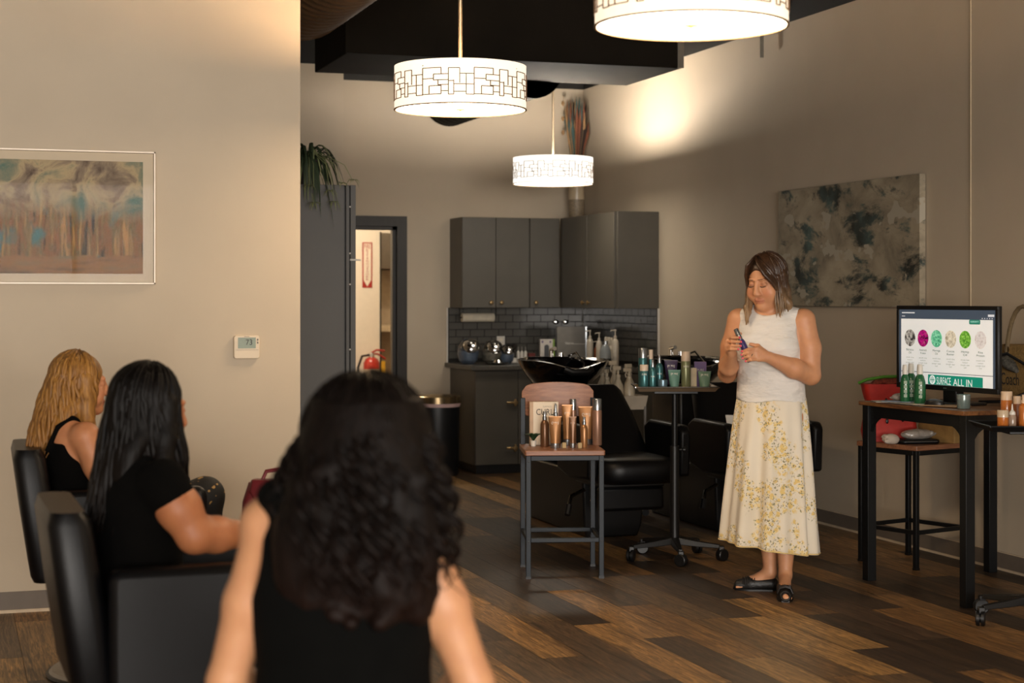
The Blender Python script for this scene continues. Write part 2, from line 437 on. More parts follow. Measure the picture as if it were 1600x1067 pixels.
# door frame and the corridor beyond
dj = struct('door_1', MB().box(DX1, DX1+.085, YB-.02, YB+.14, 0, DZ+.085).box(DX0-.02, DX1, YB-.02, YB+.14, DZ, DZ+.085), M_darkwood)
part('jamb_stop', MB().box(DX1-.03, DX1, YB+.03, YB+.10, 0, DZ).box(DX0, DX1, YB+.03, YB+.10, DZ-.03, DZ), M_darkwood, dj, smooth=False)
wh = struct('wall_corridor', MB().box(1.8, 4.082, 16.5, 16.62, 0, 2.9).box(4.082, 5.2, 16.5, 16.62, 2.08, 2.9), M_cream)
part('opening_edge', MB().box(4.078, 4.092, 16.49, 16.63, 0, 2.09), M_darkwood, wh, smooth=False)
struct('wall_corridor_side', MB().box(1.7, 1.8, YB+.13, 16.62, 0, 2.9), M_cream)
struct('ceiling_corridor', MB().box(1.7, XR, YB+.13, 18.7, 2.9, 3.0), M_cream)
struct('wall_store_room', MB().box(3.6, XR, 18.6, 18.7, 0, 2.9), mat('store_room_paint', '#a2927c', .8))
# subway-tile backsplash, every tile its own piece
M_tile = mat('glazed_tile', '#55534e', .22, var=.12, scale=5, coat=.3)
M_grout = mat('dark_grout', '#1c1a17', .9)
bs = part('backsplash', MB().box(4.03, XR-.012, YB-.008, YB, .885, 1.35), M_grout, wb, smooth=False)
TW, TH, TG = .1275, .062, .006
tile_me = MB().box(-TW/2+TG/2, TW/2-TG/2, -.007, 0, -TH/2+TG/2, TH/2-TG/2).mesh('tile', False); tile_me.materials.append(M_tile)
half_me = MB().box(-TW/4+TG/2, TW/4-TG/2, -.007, 0, -TH/2+TG/2, TH/2-TG/2).mesh('tile_half', False); half_me.materials.append(M_tile)
def tiles(parent, along, x0, x1, fixed, rot):
    nrow = 7
    for r_ in range(nrow):
        z = 1.35 - (r_ + .5)*TH; x = x0
        if r_ % 2:
            o = link('tile', half_me, None, parent); o.location = (x+TW/4, fixed, z) if along == 'x' else (fixed, x+TW/4, z); o.rotation_euler.z = rot; x += TW/2
        while x + TW <= x1 + 1e-4:
            o = link('tile', tile_me, None, parent); o.location = (x+TW/2, fixed, z) if along == 'x' else (fixed, x+TW/2, z); o.rotation_euler.z = rot; x += TW
        if x1 - x > .02:
            cw = x1 - x; cm = MB().box(-cw/2+TG/2, cw/2-TG/2, -.007, 0, -TH/2+TG/2, TH/2-TG/2).mesh('tile_cut', False); cm.materials.append(M_tile)
            o = link('tile', cm, None, parent); o.location = (x+cw/2, fixed, z) if along == 'x' else (fixed, x+cw/2, z); o.rotation_euler.z = rot
tiles(bs, 'x', 4.035, XR-.014, YB-.008, 0)
bs2 = part('backsplash', MB().box(XR-.008, XR, 12.25, YB-.009, .885, 1.35), M_grout, wr, smooth=False)
tiles(bs2, 'y', 12.255, YB-.02, XR-.008, R(-90))
struct('trim_1', MB().box(4.018, 4.030, YB-.014, YB, .885, 1.35), M_white)
struct('trim_2', MB().box(XR-.014, XR, 12.236, 12.248, .885, 1.35), M_white)
# ducts
M_duct = mat('black_duct', '#1b1712', .9, 0, var=.2, scale=3, spec=.1)
o = thing('air_duct', 'large black rectangular air duct hanging below the ceiling', 'air duct', (3.59, 11.17, 3.0))
part('duct_box', MB().box(-1.17, 1.17, -.5, .5, 0, .75), M_duct, o, bevel=.006)
part('flange', MB().box(1.13, 1.175, -.512, -.5, 0, .75), mat('galvanised_strip', '#8a8378', .4, .8), o)
part('flange', MB().box(-1.18, -1.13, -.512, -.5, 0, .75), M_duct, o)
def spiral(name, label, a, b, r, m, n=14):
    o = thing(name, label, 'air duct', a); mb = MB(); v = Vector(b) - Vector(a); L = v.length
    q = v.to_track_quat('Z', 'Y').to_matrix().to_4x4()
    pr = []
    k = int(L/.12)
    for i in range(k+1):
        z = L*i/k; pr += [(r, max(0, z-.012)), (r+.006, z), (r, min(L, z+.012))]
    mb.lathe(pr, 32, M=q); part('duct_pipe', mb, m, o, ang=60); 
    part('end_collar', MB().lathe([(r+.012, 0), (r+.012, .05), (r-.02, .05)], 32, M=q), m, o); return o
spiral('spiral_duct', 'round black spiral duct running into the back wall', (4.04, 11.70, 3.115), (4.04, 13.9, 3.115), .22, M_duct)
spiral('spiral_duct', 'round spiral duct at the top beside the picture wall', (2.1, 8.3, 3.42), (2.1, 10.62, 3.42), .36, mat('brown_duct', '#5a4630', .6, .1))
# sprinkler bracket by right wall
o = thing('pipe_bracket', 'small metal bracket holding a dark pipe near the right wall', 'bracket', (5.2, 10.35, 3.02))
part('strap', MB().box(-.012, .012, -.004, .004, .03, .21).box(-.012, .066, -.004, .004, .2, .21), mat('galvanised_strap', '#8f8a80', .4, .8), o)
part('pipe', MB().tube([(0, 0, .225), (-.42, .3, .235)], .022), M_duct, o)

# ------------------------------------------------------------------ pendants
FRET = [((0,1),(.38,1)), ((0,0),(0,1)), ((.38,1),(.38,.76)), ((.23,.76),(.52,.76)), ((.23,.54),(.52,.54)), ((.23,.54),(.23,.76)), ((0,.6),(.23,.6)),
        ((.52,.98),(.73,.98)), ((.52,.54),(.52,.98)), ((.73,.42),(.73,.98)), ((.73,.77),(1,.77)), ((.85,.4),(.85,.77)), ((.32,.36),(.32,.54)), ((.32,.36),(.52,.36)),
        ((.14,.33),(.38,.33)), ((.14,.02),(.14,.33)), ((.38,.02),(.38,.36)), ((0,.02),(.38,.02)), ((.38,.13),(.52,.13)), ((.52,.0),(.52,.54)), ((.62,0),(.62,.54)), ((.52,0),(.62,0)),
        ((.52,.5),(.62,.5)), ((.62,.38),(1,.38)), ((.62,.1),(.85,.1)), ((.85,0),(.85,.38)), ((.85,0),(1,0))]
def shade_mat(name, col, st):
    m = bpy.data.materials.new(name); m.use_nodes = True; nt = m.node_tree; b = nt.nodes['Principled BSDF']
    v = coords(nt, (1, 1, 1)); n = noise(nt, v, 30, 3)
    c = ramp(nt, n, [(.3, tuple(x*.94 for x in lin(col)[:3])+(1,)), (.7, lin(col))])
    nt.links.new(c, b.inputs['Base Color']); nt.links.new(c, b.inputs['Emission Color']); b.inputs['Emission Strength'].default_value = st
    b.inputs['Roughness'].default_value = .7; return m
def pendant(loc, label, col, st, watt, lcol, seam=0, dcol='#ffe0b8', dst=18):
    o = thing('pendant_lamp', label, 'lamp', loc, seam, 'drum pendant lamps with fretwork shades')
    sm = shade_mat('lamp_shade_fabric', col, st); dm = shade_mat('lamp_diffuser', dcol, dst)
    r = .305; H = .2
    mb = MB(); n = 64
    prof = [(r, 0), (r, H), (r-.004, H), (r-.004, 0), (r, 0)]
    mb.lathe(prof, n, caps=False); part('lamp_shade', mb, sm, o, ang=60)
    part('diffuser', MB().lathe([(0.001, .004), (r-.006, .012), (r-.006, .016), (.001, .008)], n), dm, o)
    fm = mat('fretwork_' + ('warm' if st > 0 and col != '#fffaf0' else 'cool'), '#6e4a24', .5)
    fb = MB(); U = 8; V0, V1 = .038, .158; t = .0032
    def pt(u, v, rr): a = 2*PI*u/U; return (rr*math.cos(a), rr*math.sin(a), v)
    for k in range(U):
        for (u0, v0), (u1, v1) in FRET:
            a0, a1 = k+u0, k+u1; z0, z1 = V0+(V1-V0)*v0, V0+(V1-V0)*v1
            if abs(u1-u0) < 1e-6:
                du = t/r*U/(2*PI); fb.rings([[pt(a0-du/2, min(z0, z1), r+.003), pt(a0+du/2, min(z0, z1), r+.003), pt(a0+du/2, max(z0, z1), r+.003), pt(a0-du/2, max(z0, z1), r+.003)],
                         [pt(a0-du/2, min(z0, z1), r-.001), pt(a0+du/2, min(z0, z1), r-.001), pt(a0+du/2, max(z0, z1), r-.001), pt(a0-du/2, max(z0, z1), r-.001)]][::-1])
            else:
                ns = max(2, int(abs(u1-u0)*12))
                rg = []
                for i in range(ns+1):
                    u = a0 + (a1-a0)*i/ns; rg.append([pt(u, z0-t/2, r-.001), pt(u, z0-t/2, r+.003), pt(u, z0+t/2, r+.003), pt(u, z0+t/2, r-.001)])
                fb.rings(rg)
    part('fretwork', fb, fm, o, smooth=False)
    rim = mat('lamp_rim', '#8a6a44', .4)
    part('rim', MB().lathe([(r-.005, -.002), (r+.0025, -.002), (r+.0025, .003), (r-.005, .003), (r-.005, -.002)], n, caps=False), rim, o)
    part('rod', MB().tube([(0, 0, .05), (0, 0, ZC-loc[2])], .009, 10), mat('satin_nickel', '#b7a58c', .3, .9), o)
    fn = part('finial', MB().lathe([(.001, -.014), (.006, -.012), (.006, -.002), (.022, .0), (.022, .006), (.001, .006)], 16), M_brass, o)
    part('spider', MB().tube([(-r, 0, H-.03), (r, 0, H-.03)], .003, 6).tube([(0, -r, H-.03), (0, r, H-.03)], .003, 6), M_brass, o)
    part('canopy', MB().lathe([(.065, ZC-loc[2]-.03), (.065, ZC-loc[2])], 24), M_brass, o)
    l = bpy.data.lights.new('bulb', 'POINT'); l.energy = watt; l.color = lcol; l.shadow_soft_size = .06
    lo = bpy.data.objects.new('bulb', l); COL.objects.link(lo); lo.parent = o; lo.location = (0, 0, .14)
    return o
WARM = (1, .74, .46)
pendant((2.249, 7.55, 2.30), 'glowing warm drum pendant hanging in front of the black duct', '#fff0d8', .72, 40, WARM, R(40))
pendant((2.232, 4.936, 2.29), 'largest drum pendant, cut off by the top edge of the picture', '#ffeed2', .72, 40, WARM, R(10))
pendant((4.377, 12.22, 2.30), 'small white-glowing drum pendant hanging before the upper cabinets', '#fffaf0', .85, 85, (1, .93, .84), R(70), '#fff3e0', 9)
pendant((2.232, 2.33, 2.29), 'drum pendant over the seats, out of the frame above the viewer', '#ffeed2', .72, 40, WARM, R(25), '#ffe0b8', 8)
# corridor lamp
o = thing('ceiling_lamp', 'round flush ceiling lamp lighting the corridor behind the doorway', 'lamp', (3.2, 15.3, 2.9))
part('diffuser', MB().lathe([(.001, -.08), (.12, -.07), (.17, -.02), (.17, 0)], 24), mat('corridor_lamp_glow', '#fff0dc', .6, emis=1.2), o)
l = bpy.data.lights.new('corridor_bulb', 'POINT'); l.energy = 60; l.color = (1, .86, .68); l.shadow_soft_size = .15
lo = bpy.data.objects.new('corridor_bulb', l); COL.objects.link(lo); lo.parent = o; lo.location = (0, 0, -.16)
struct('wall_store_side', MB().box(3.5, 3.6, 16.62, 18.7, 0, 2.9), M_cream)

# ------------------------------------------------------------------ wall art
def art_left():
    m = mat('landscape_print', '#a08050', .7); nt, b, N = nodes(m)
    v = coords(nt, (1, 1, 1), 'Object')
    sep = nt.nodes.new('ShaderNodeSeparateXYZ'); nt.links.new(v, sep.inputs[0])
    cl = noise(nt, v, 7, 6, .6, .6)
    sky = ramp(nt, cl, [(.3, '#4a382b'), (.43, '#84725c'), (.5, '#a8946f'), (.58, '#7d7a62'), (.68, '#4a675b')])
    tv = coords(nt, (38, 1, 3.5)); tr = noise(nt, tv, 1, 5, .65, .5)
    wd = ramp(nt, tr, [(.32, '#171a14'), (.41, '#4b4222'), (.48, '#86541f'), (.55, '#5f5630'), (.64, '#a87a3c')])
    te = noise(nt, coords(nt, (9, 1, 5), loc=(3, 0, 1)), 1, 4, .6)
    wd = mixc(nt, ramp(nt, te, [(.56, (0, 0, 0, 1)), (.68, (1, 1, 1, 1))]), wd, '#3d6a66')
    z = _n(nt, 'ShaderNodeMath', operation='MULTIPLY_ADD'); z.inputs[1].default_value = .22; 
    nt.links.new(cl, z.inputs[0]); nt.links.new(sep.outputs[2], z.inputs[2])
    f = ramp(nt, z.outputs[0], [(.10, (0, 0, 0, 1)), (.2, (1, 1, 1, 1))])
    c = mixc(nt, f, wd, sky)
    f2 = _n(nt, 'ShaderNodeMath', operation='MULTIPLY_ADD'); f2.inputs[1].default_value = .06; nt.links.new(te, f2.inputs[0]); nt.links.new(sep.outputs[2], f2.inputs[2])
    g = ramp(nt, f2.outputs[0], [(.0, (1, 1, 1, 1)), (.001, (1, 1, 1, 1))])
    lowm = _n(nt, 'ShaderNodeMath', operation='LESS_THAN'); lowm.inputs[1].default_value = -.15; nt.links.new(f2.outputs[0], lowm.inputs[0])
    gr = ramp(nt, noise(nt, coords(nt, (4, 1, 26)), 1, 5, .6), [(.3, '#40412f'), (.5, '#8a6030'), (.7, '#6f6240')])
    c = mixc(nt, lowm.outputs[0], c, gr)
    nt.links.new(c, b.inputs['Base Color']); return m
px = .36
o = thing('framed_picture', 'wide framed landscape print of autumn trees on the left wall', 'picture', (px, YL-.001, 1.803))
w2, h2 = .555, .307
fr = MB()
for a in ((-w2, w2, h2-.006, h2), (-w2, w2, -h2, -h2+.006), (-w2, -w2+.006, -h2, h2), (w2-.006, w2, -h2, h2)): fr.box(a[0], a[1], -.03, 0, a[2], a[3])
part('frame', fr, mat('polished_frame', '#d8c8b4', .35, .1), o, smooth=False)
part('mat_board', MB().box(-w2+.008, w2-.008, -.012, -.002, -h2+.008, h2-.008), mat('mat_board_card', '#c6b69d', .8, var=.02), o, smooth=False)
part('print', MB().box(-w2+.055, w2-.055, -.0135, -.012, -h2+.047, h2-.047), art_left(), o, smooth=False)
part('glass_pane', MB().box(-w2+.008, w2-.008, -.022, -.02, -h2+.008, h2-.008), M_pane, o, smooth=False)
def art_right():
    m = mat('abstract_canvas', '#8f8571', .7); nt, b, N = nodes(m)
    v = coords(nt, (1, 1, 1.6))
    n1 = noise(nt, v, 3.2, 7, .62, .5); n2 = noise(nt, coords(nt, (1, 1, 2.0), loc=(5, 2, 1)), 2.6, 7, .68, .4)
    base = ramp(nt, n1, [(.3, '#6f6757'), (.5, '#9a8e78'), (.7, '#b0a48c')])
    sep = nt.nodes.new('ShaderNodeSeparateXYZ'); nt.links.new(v, sep.inputs[0])
    mm = _n(nt, 'ShaderNodeMath', operation='MULTIPLY'); mm.inputs[1].default_value = .72; nt.links.new(n2, mm.inputs[0])
    dark = ramp(nt, noise(nt, coords(nt, (1, 1, 1), loc=(1, 7, 3)), 6, 4), [(.35, '#23251f'), (.55, '#3b4a46'), (.7, '#4f6763')])
    c = mixc(nt, ramp(nt, mm.outputs[0], [(.37, (0, 0, 0, 1)), (.43, (1, 1, 1, 1))]), base, dark)
    vo = noise(nt, coords(nt, (1, 1, 1.5), loc=(2, 3.3, 8)), 3.6, 3, .55)
    c = mixc(nt, ramp(nt, vo, [(.615, (0, 0, 0, 1)), (.625, (1, 1, 1, 1))]), c, '#aaa18f')
    nt.links.new(c, b.inputs['Base Color']); return m
o = thing('canvas_painting', 'abstract grey-green canvas painting on the right wall', 'painting', (XR, 9.287, 1.758))
part('canvas', MB().box(-.045, -.006, -.865, .865, -.379, .379), art_right(), o, bevel=.003)
part('stretcher', MB().box(-.006, -.003, -.8, .8, -.33, .33), M_wood, o)
o = thing('thermostat', 'white wall thermostat reading 73', 'thermostat', (1.343, YL, 1.199))
part('housing', MB().prism(rpoly(-.061, .061, -.055, .055, .012), 0, .022, Matrix.Rotation(R(90), 4, 'X')), mat('thermostat_plastic', '#d9c8ae', .5, var=.02), o, bevel=.003)
part('screen', MB().box(-.042, .042, -.0235, -.022, -.006, .045), mat('lcd_green', '#6d7a62', .3, var=.1), o, smooth=False)
text('digits', '73', .03, .026, (.01, -.0242, .023), FRONT, M_ink, o)
part('button', MB().box(.048, .054, -.025, -.022, .03, .039), M_base, o); part('button', MB().box(.048, .054, -.025, -.022, .016, .025), M_base, o)
part('flap_line', MB().box(-.052, .055, -.0226, -.022, -.0145, -.0135), M_base, o, smooth=False)
part('logo', MB().box(-.012, .012, -.0226, -.022, .0485, .0505), M_base, o, smooth=False)
# thin cable on right wall
tag(part('wall_cable', MB().tube([(XR-.006, 7.974, 1.3), (XR-.006, 7.974, ZT)], .0035, 6), mat('cable_beige', '#c9b594', .6)), 'thin pale cable running straight up the right wall behind the monitor', 'cable')

# ------------------------------------------------------------------ tall cabinet with plant
o = thing('tall_cabinet', 'tall plain grey cabinet seen from its side beside the doorway', 'cabinet', (2.0, 10.76, 0))
M_tall = mat('tall_cabinet_grey', '#5d5b58', .5, var=.04, scale=4)
part('body', MB().box(-.35, .425, 0, .6, 0, 2.16), M_tall, o, bevel=.002)
dr = part('door', MB().box(.437, .458, 0, .6, .08, 2.16), M_tall, o, bevel=.001)
part('frame_edge', MB().box(.466, .5, 0, .6, 0, 2.16), M_tall, o, bevel=.001)
part('gap_filler', MB().box(.425, .466, .03, .59, .01, 2.15), M_black, o)
for z in (2.02, 1.72, 1.52, 1.1): part('hinge_dot', MB().lathe([(.006, 0), (.005, .004)], 10, M=Matrix.Translation((.462, 0.0, z)) @ Matrix.Rotation(R(90), 4, 'X')), M_white, dr)
part('latch', MB().box(.46, .53, -.012, .008, 1.672, 1.684), M_white, o, bevel=.002)
# spider plant
pot = thing('spider_plant', 'spider plant with long striped leaves trailing over the tall grey cabinet', 'plant', (2.2, 10.87, 2.161))
part('pot', MB().lathe([(.07, 0), (.1, .14), (.11, .16), (.1, .16), (.09, .13), (.001, .13)], 20), mat('plant_pot', '#3a3530', .6), pot)
ml = mat('leaf_green', '#3c4a34', .5, var=.3, scale=6); ml2 = mat('leaf_cream', '#8f9668', .5, var=.2, scale=8)
def leaf(p0, az, L, rise, droop, wd, mb, n=9):
    pts = []
    for i in range(n):
        t = i/(n-1); rr = L*(t - .18*t*t*droop)*.62
        pts.append(Vector(p0) + Vector((rr*math.cos(az), rr*math.sin(az), rise*math.sin(t*1.6) - droop*L*t**2.2)))
    side = Vector((-math.sin(az), math.cos(az), .15))
    rg = []
    for i, p in enumerate(pts):
        ww = wd*(math.sin(PI*min(.98, .12 + .86*i/(n-1))))
        rg.append([p - side*ww, p + Vector((0, 0, ww*.35)), p + side*ww, p - Vector((0, 0, ww*.2))])
    mb.rings(rg)
for i in range(115):
    mb = MB(); az = rnd.uniform(-PI, PI) if i % 3 else rnd.uniform(-2.2, .4)
    leaf((rnd.uniform(-.05, .05), rnd.uniform(-.05, .05), .13), az, rnd.uniform(.3, .5), rnd.uniform(.12, .26), rnd.uniform(.5, 1.25), rnd.uniform(.007, .013), mb)
    part('leaf', mb, ml if i % 4 else ml2, pot)
for i, (dx, dz) in enumerate([(.18, .0), (.25, .02), (.10, -.05), (.0, -.13), (.13, -.12), (-.03, -.02)]):
    mb = MB()
    mb.tube([(dx*.3, -.1, .2), (dx*.8, -.22, .12), (dx, -.24, dz)], .002, 5)
    for k in range(9): leaf((dx, -.24, dz), k*.7 + i, rnd.uniform(.07, .12), .02, rnd.uniform(.2, .9), .004, mb, 6)
    part('plantlet', mb, ml2, pot)

# ------------------------------------------------------------------ kitchen corner
def knob(parent, x, y, z, ax='y'):
    Mx = Matrix.Translation((x, y, z)) @ (Matrix.Rotation(R(90), 4, 'X') if ax == 'y' else Matrix.Rotation(R(-90), 4, 'Y'))
    return part('knob', MB().lathe([(.006, 0), (.006, .012), (.016, .016), (.017, .022), (.012, .028), (.001, .03)], 14, M=Mx), M_brass, parent)
def upper(loc, label, doors, w, ax):
    o = thing('wall_cabinet', label, 'cabinet', loc, 0, 'grey upper cabinets'); h = .755
    if ax == 'y':
        part('body', MB().box(0, w, 0, .345, 0, h), M_cab, o, bevel=.002)
        for x0, x1, kx in doors:
            d = part('door', MB().box(x0+.002, x1-.002, -.02, -.001, .002, h-.002), M_cab, o, bevel=.002); knob(d, kx, -.02, .045)
    else:
        part('body', MB().box(0, .345, 0, w, 0, h), M_cab, o, bevel=.002)
        for y0, y1, ky in doors:
            d = part('door', MB().box(-.02, -.001, y0+.002, y1-.002, .002, h-.002), M_cab, o, bevel=.002); knob(d, -.02, ky, .045, 'x')
    return o
upper((4.05, YB-.345, 1.35), 'grey upper cabinet with two doors above the paper towel roll', [(0, .295, .25), (.295, .59, .34)], .592, 'y')
upper((4.646, YB-.345, 1.35), 'single-door grey upper cabinet next to the inner corner', [(0, .265, .05)], .268, 'y')
upper((XR-.345, 12.25, 1.35), 'grey upper cabinet on the right wall side of the corner', [(.03, .62, .56), (.62, 1.21, .68)], 1.3, 'x')
o = thing('base_cabinet', 'dark grey base cabinet with latches under the stone counter', 'cabinet', (4.05, 13.17, 0))
part('body', MB().box(0, .64, .02, .73, .075, .84), M_cab, o, bevel=.002)
part('toe_kick', MB().box(.03, .62, .07, .7, 0, .075), M_black, o)
for x0, x1 in ((0, .365), (.365, .64)): part('door', MB().box(x0+.002, x1-.002, 0, .019, .08, .835), M_cab, o, bevel=.002)
for z in (.58, .21):
    k = part('latch', MB().lathe([(.008, 0), (.008, .015), (.02, .02), (.02, .03), (.001, .032)], 12, M=Matrix.Translation((.335, 0, z)) @ Matrix.Rotation(R(90), 4, 'X')), M_brass, o)
    part('latch_arm', MB().cbox((.30, -.02, z), (.08, .012, .018)).cbox((.335, -.02, z), (.018, .012, .06)), M_brass, k, bevel=.004)
o = thing('shelf_unit', 'open dark shelf unit under the counter right of the base cabinet', 'shelf', (4.70, 13.17, 0))
part('side_panel', MB().box(0, .018, .02, .73, 0, .84), M_cab, o); part('side_panel', MB().box(.54, .558, .02, .73, 0, .84), M_cab, o)
for z in (.1, .42): part('shelf', MB().box(.018, .54, .03, .73, z, z+.018), M_cab, o)
part('back_panel', MB().box(.018, .54, .70, .72, .01, .83), M_black, o)
for x, z, w_, h_, c in ((4.80, .438, .12, .07, '#b9aa92'), (4.84, .118, .14, .05, '#9a8a72'), (5.02, .438, .12, .1, '#6d6250')):
    tag(part('folded_towel', MB().prism(rpoly(-w_/2, w_/2, 0, h_, .02), -.1, .1, Matrix.Translation((x, 13.32, z)) @ Matrix.Rotation(R(90), 4, 'X')), mat('towel_'+c[1:], c, .9, bump=.2), None, bevel=.004),
        {'#b9aa92': 'pale folded towel on the upper open shelf', '#9a8a72': 'tan folded towel on the lowest open shelf', '#6d6250': 'brown folded towel deep on the open shelf'}[c], 'towel', 'towels on the open shelf')
M_counter = mat('speckled_counter', '#4b4741', .35, var=.35, scale=90)
tag(part('countertop', MB().prism([(4.0, 13.12), (4.63, 13.12), (4.63, 12.3), (XR-.003, 12.3), (XR-.003, YB-.01), (4.0, YB-.01)], .845, .885), M_counter, None, bevel=.006), 'dark speckled stone countertop running round the back corner', 'countertop')
o = thing('base_cabinet', 'dark grey base cabinet standing along the right wall', 'cabinet', (4.68, 12.33, 0))
part('body', MB().box(0, .57, 0, .8, .08, .84), M_cab, o, bevel=.002); part('door', MB().box(-.02, -.001, .01, .79, .09, .83), M_cab, o, bevel=.002)
# paper towel
o = thing('paper_towel_roll', 'white paper towel roll mounted under the upper cabinet', 'paper towel', (4.10, 13.72, 1.268))
part('roll', MB().lathe([(.018, 0), (.038, 0), (.038, .28), (.018, .28)], 22, M=Matrix.Rotation(R(90), 4, 'Y')), mat('towel_paper', '#cfc4af', .9), o)
part('holder', MB().tube([(-.02, 0, .082), (-.02, 0, 0), (.3, 0, 0), (.3, 0, .082)], .006), M_black, o)
# outlet
o = thing('wall_outlet', 'white wall outlet plate on the tiled backsplash', 'outlet', (4.50, YB-.0155, 1.055))
part('plate', MB().box(-.036, .036, -.005, 0, -.05, .05), M_white, o, bevel=.002); part('socket', MB().box(-.016, .016, -.007, -.005, .006, .034), M_cream, o); part('socket', MB().box(-.016, .016, -.007, -.005, -.034, -.006), M_cream, o)
# wall knobs (two bright hooks below the corner cabinet)
for i, x in enumerate((5.0, 5.09)):
    o = thing('wall_hook', ['left', 'right'][i] + ' one of two shiny hooks on the tiles under the corner cabinet', 'hook', (x, YB-.016, 1.225), 0, 'hooks on the backsplash')
    part('hook_base', MB().lathe([(.02, 0), (.02, .006), (.012, .01), (.012, .02), (.02, .03), (.001, .036)], 16, M=Matrix.Rotation(R(90), 4, 'X')), M_chrome, o)
# candy-style jars
M_bluegel = mat('blue_gel', '#7e8fa8', .25, var=.2, scale=14)
M_cotton = mat('cotton', '#8b8578', .8, var=.3, scale=40)
def slant_jar(x, y, r, label, fill):
    o = thing('storage_jar', label, 'jar', (x, y, .886), R(-18), 'round jars with shiny lids on the counter')
    part('glass_body', MB().lathe([(r*.55, 0), (r*.85, r*.25), (r, r*.75), (r*.92, r*1.3), (r*.55, r*1.75), (r*.2, r*1.85)], 28, sx=.8), M_glass, o)
    part('contents', MB().lathe([(r*.5, .006), (r*.8, r*.27), (r*.93, r*.75), (r*.9, r*.95), (.001, r)], 24, sx=.78), fill, o)
    T = Matrix.Translation((r*.22, -r*.55, r*1.3)) @ Matrix.Rotation(R(52), 4, 'X')
    ld = part('lid', MB().lathe([(r*.62, 0), (r*.64, r*.08), (r*.56, r*.22), (r*.3, r*.36), (.001, r*.4)], 26, M=T), M_chrome, o)
    part('lid_knob', MB().lathe([(r*.08, r*.38), (r*.13, r*.46), (.001, r*.52)], 14, M=T), M_chrome, ld)
slant_jar(4.10, 13.54, .112, 'leftmost shiny-lidded jar with blue contents on the counter', M_bluegel)
slant_jar(4.29, 13.49, .105, 'middle shiny-lidded jar with grey contents on the counter', M_cotton)
slant_jar(4.44, 13.56, .085, 'smallest shiny-lidded jar with blue contents near the wall outlet', M_bluegel)
o = thing('steel_dish', 'shallow steel dish in front of the middle jar', 'dish', (4.285, 13.3, .886))
part('dish', MB().lathe([(.05, 0), (.085, .012), (.09, .02), (.085, .02), (.045, .008), (.001, .006)], 24), M_chrome, o)
part('dish_lid', MB().lathe([(.045, .012), (.03, .04), (.001, .046)], 20), M_chrome, o)

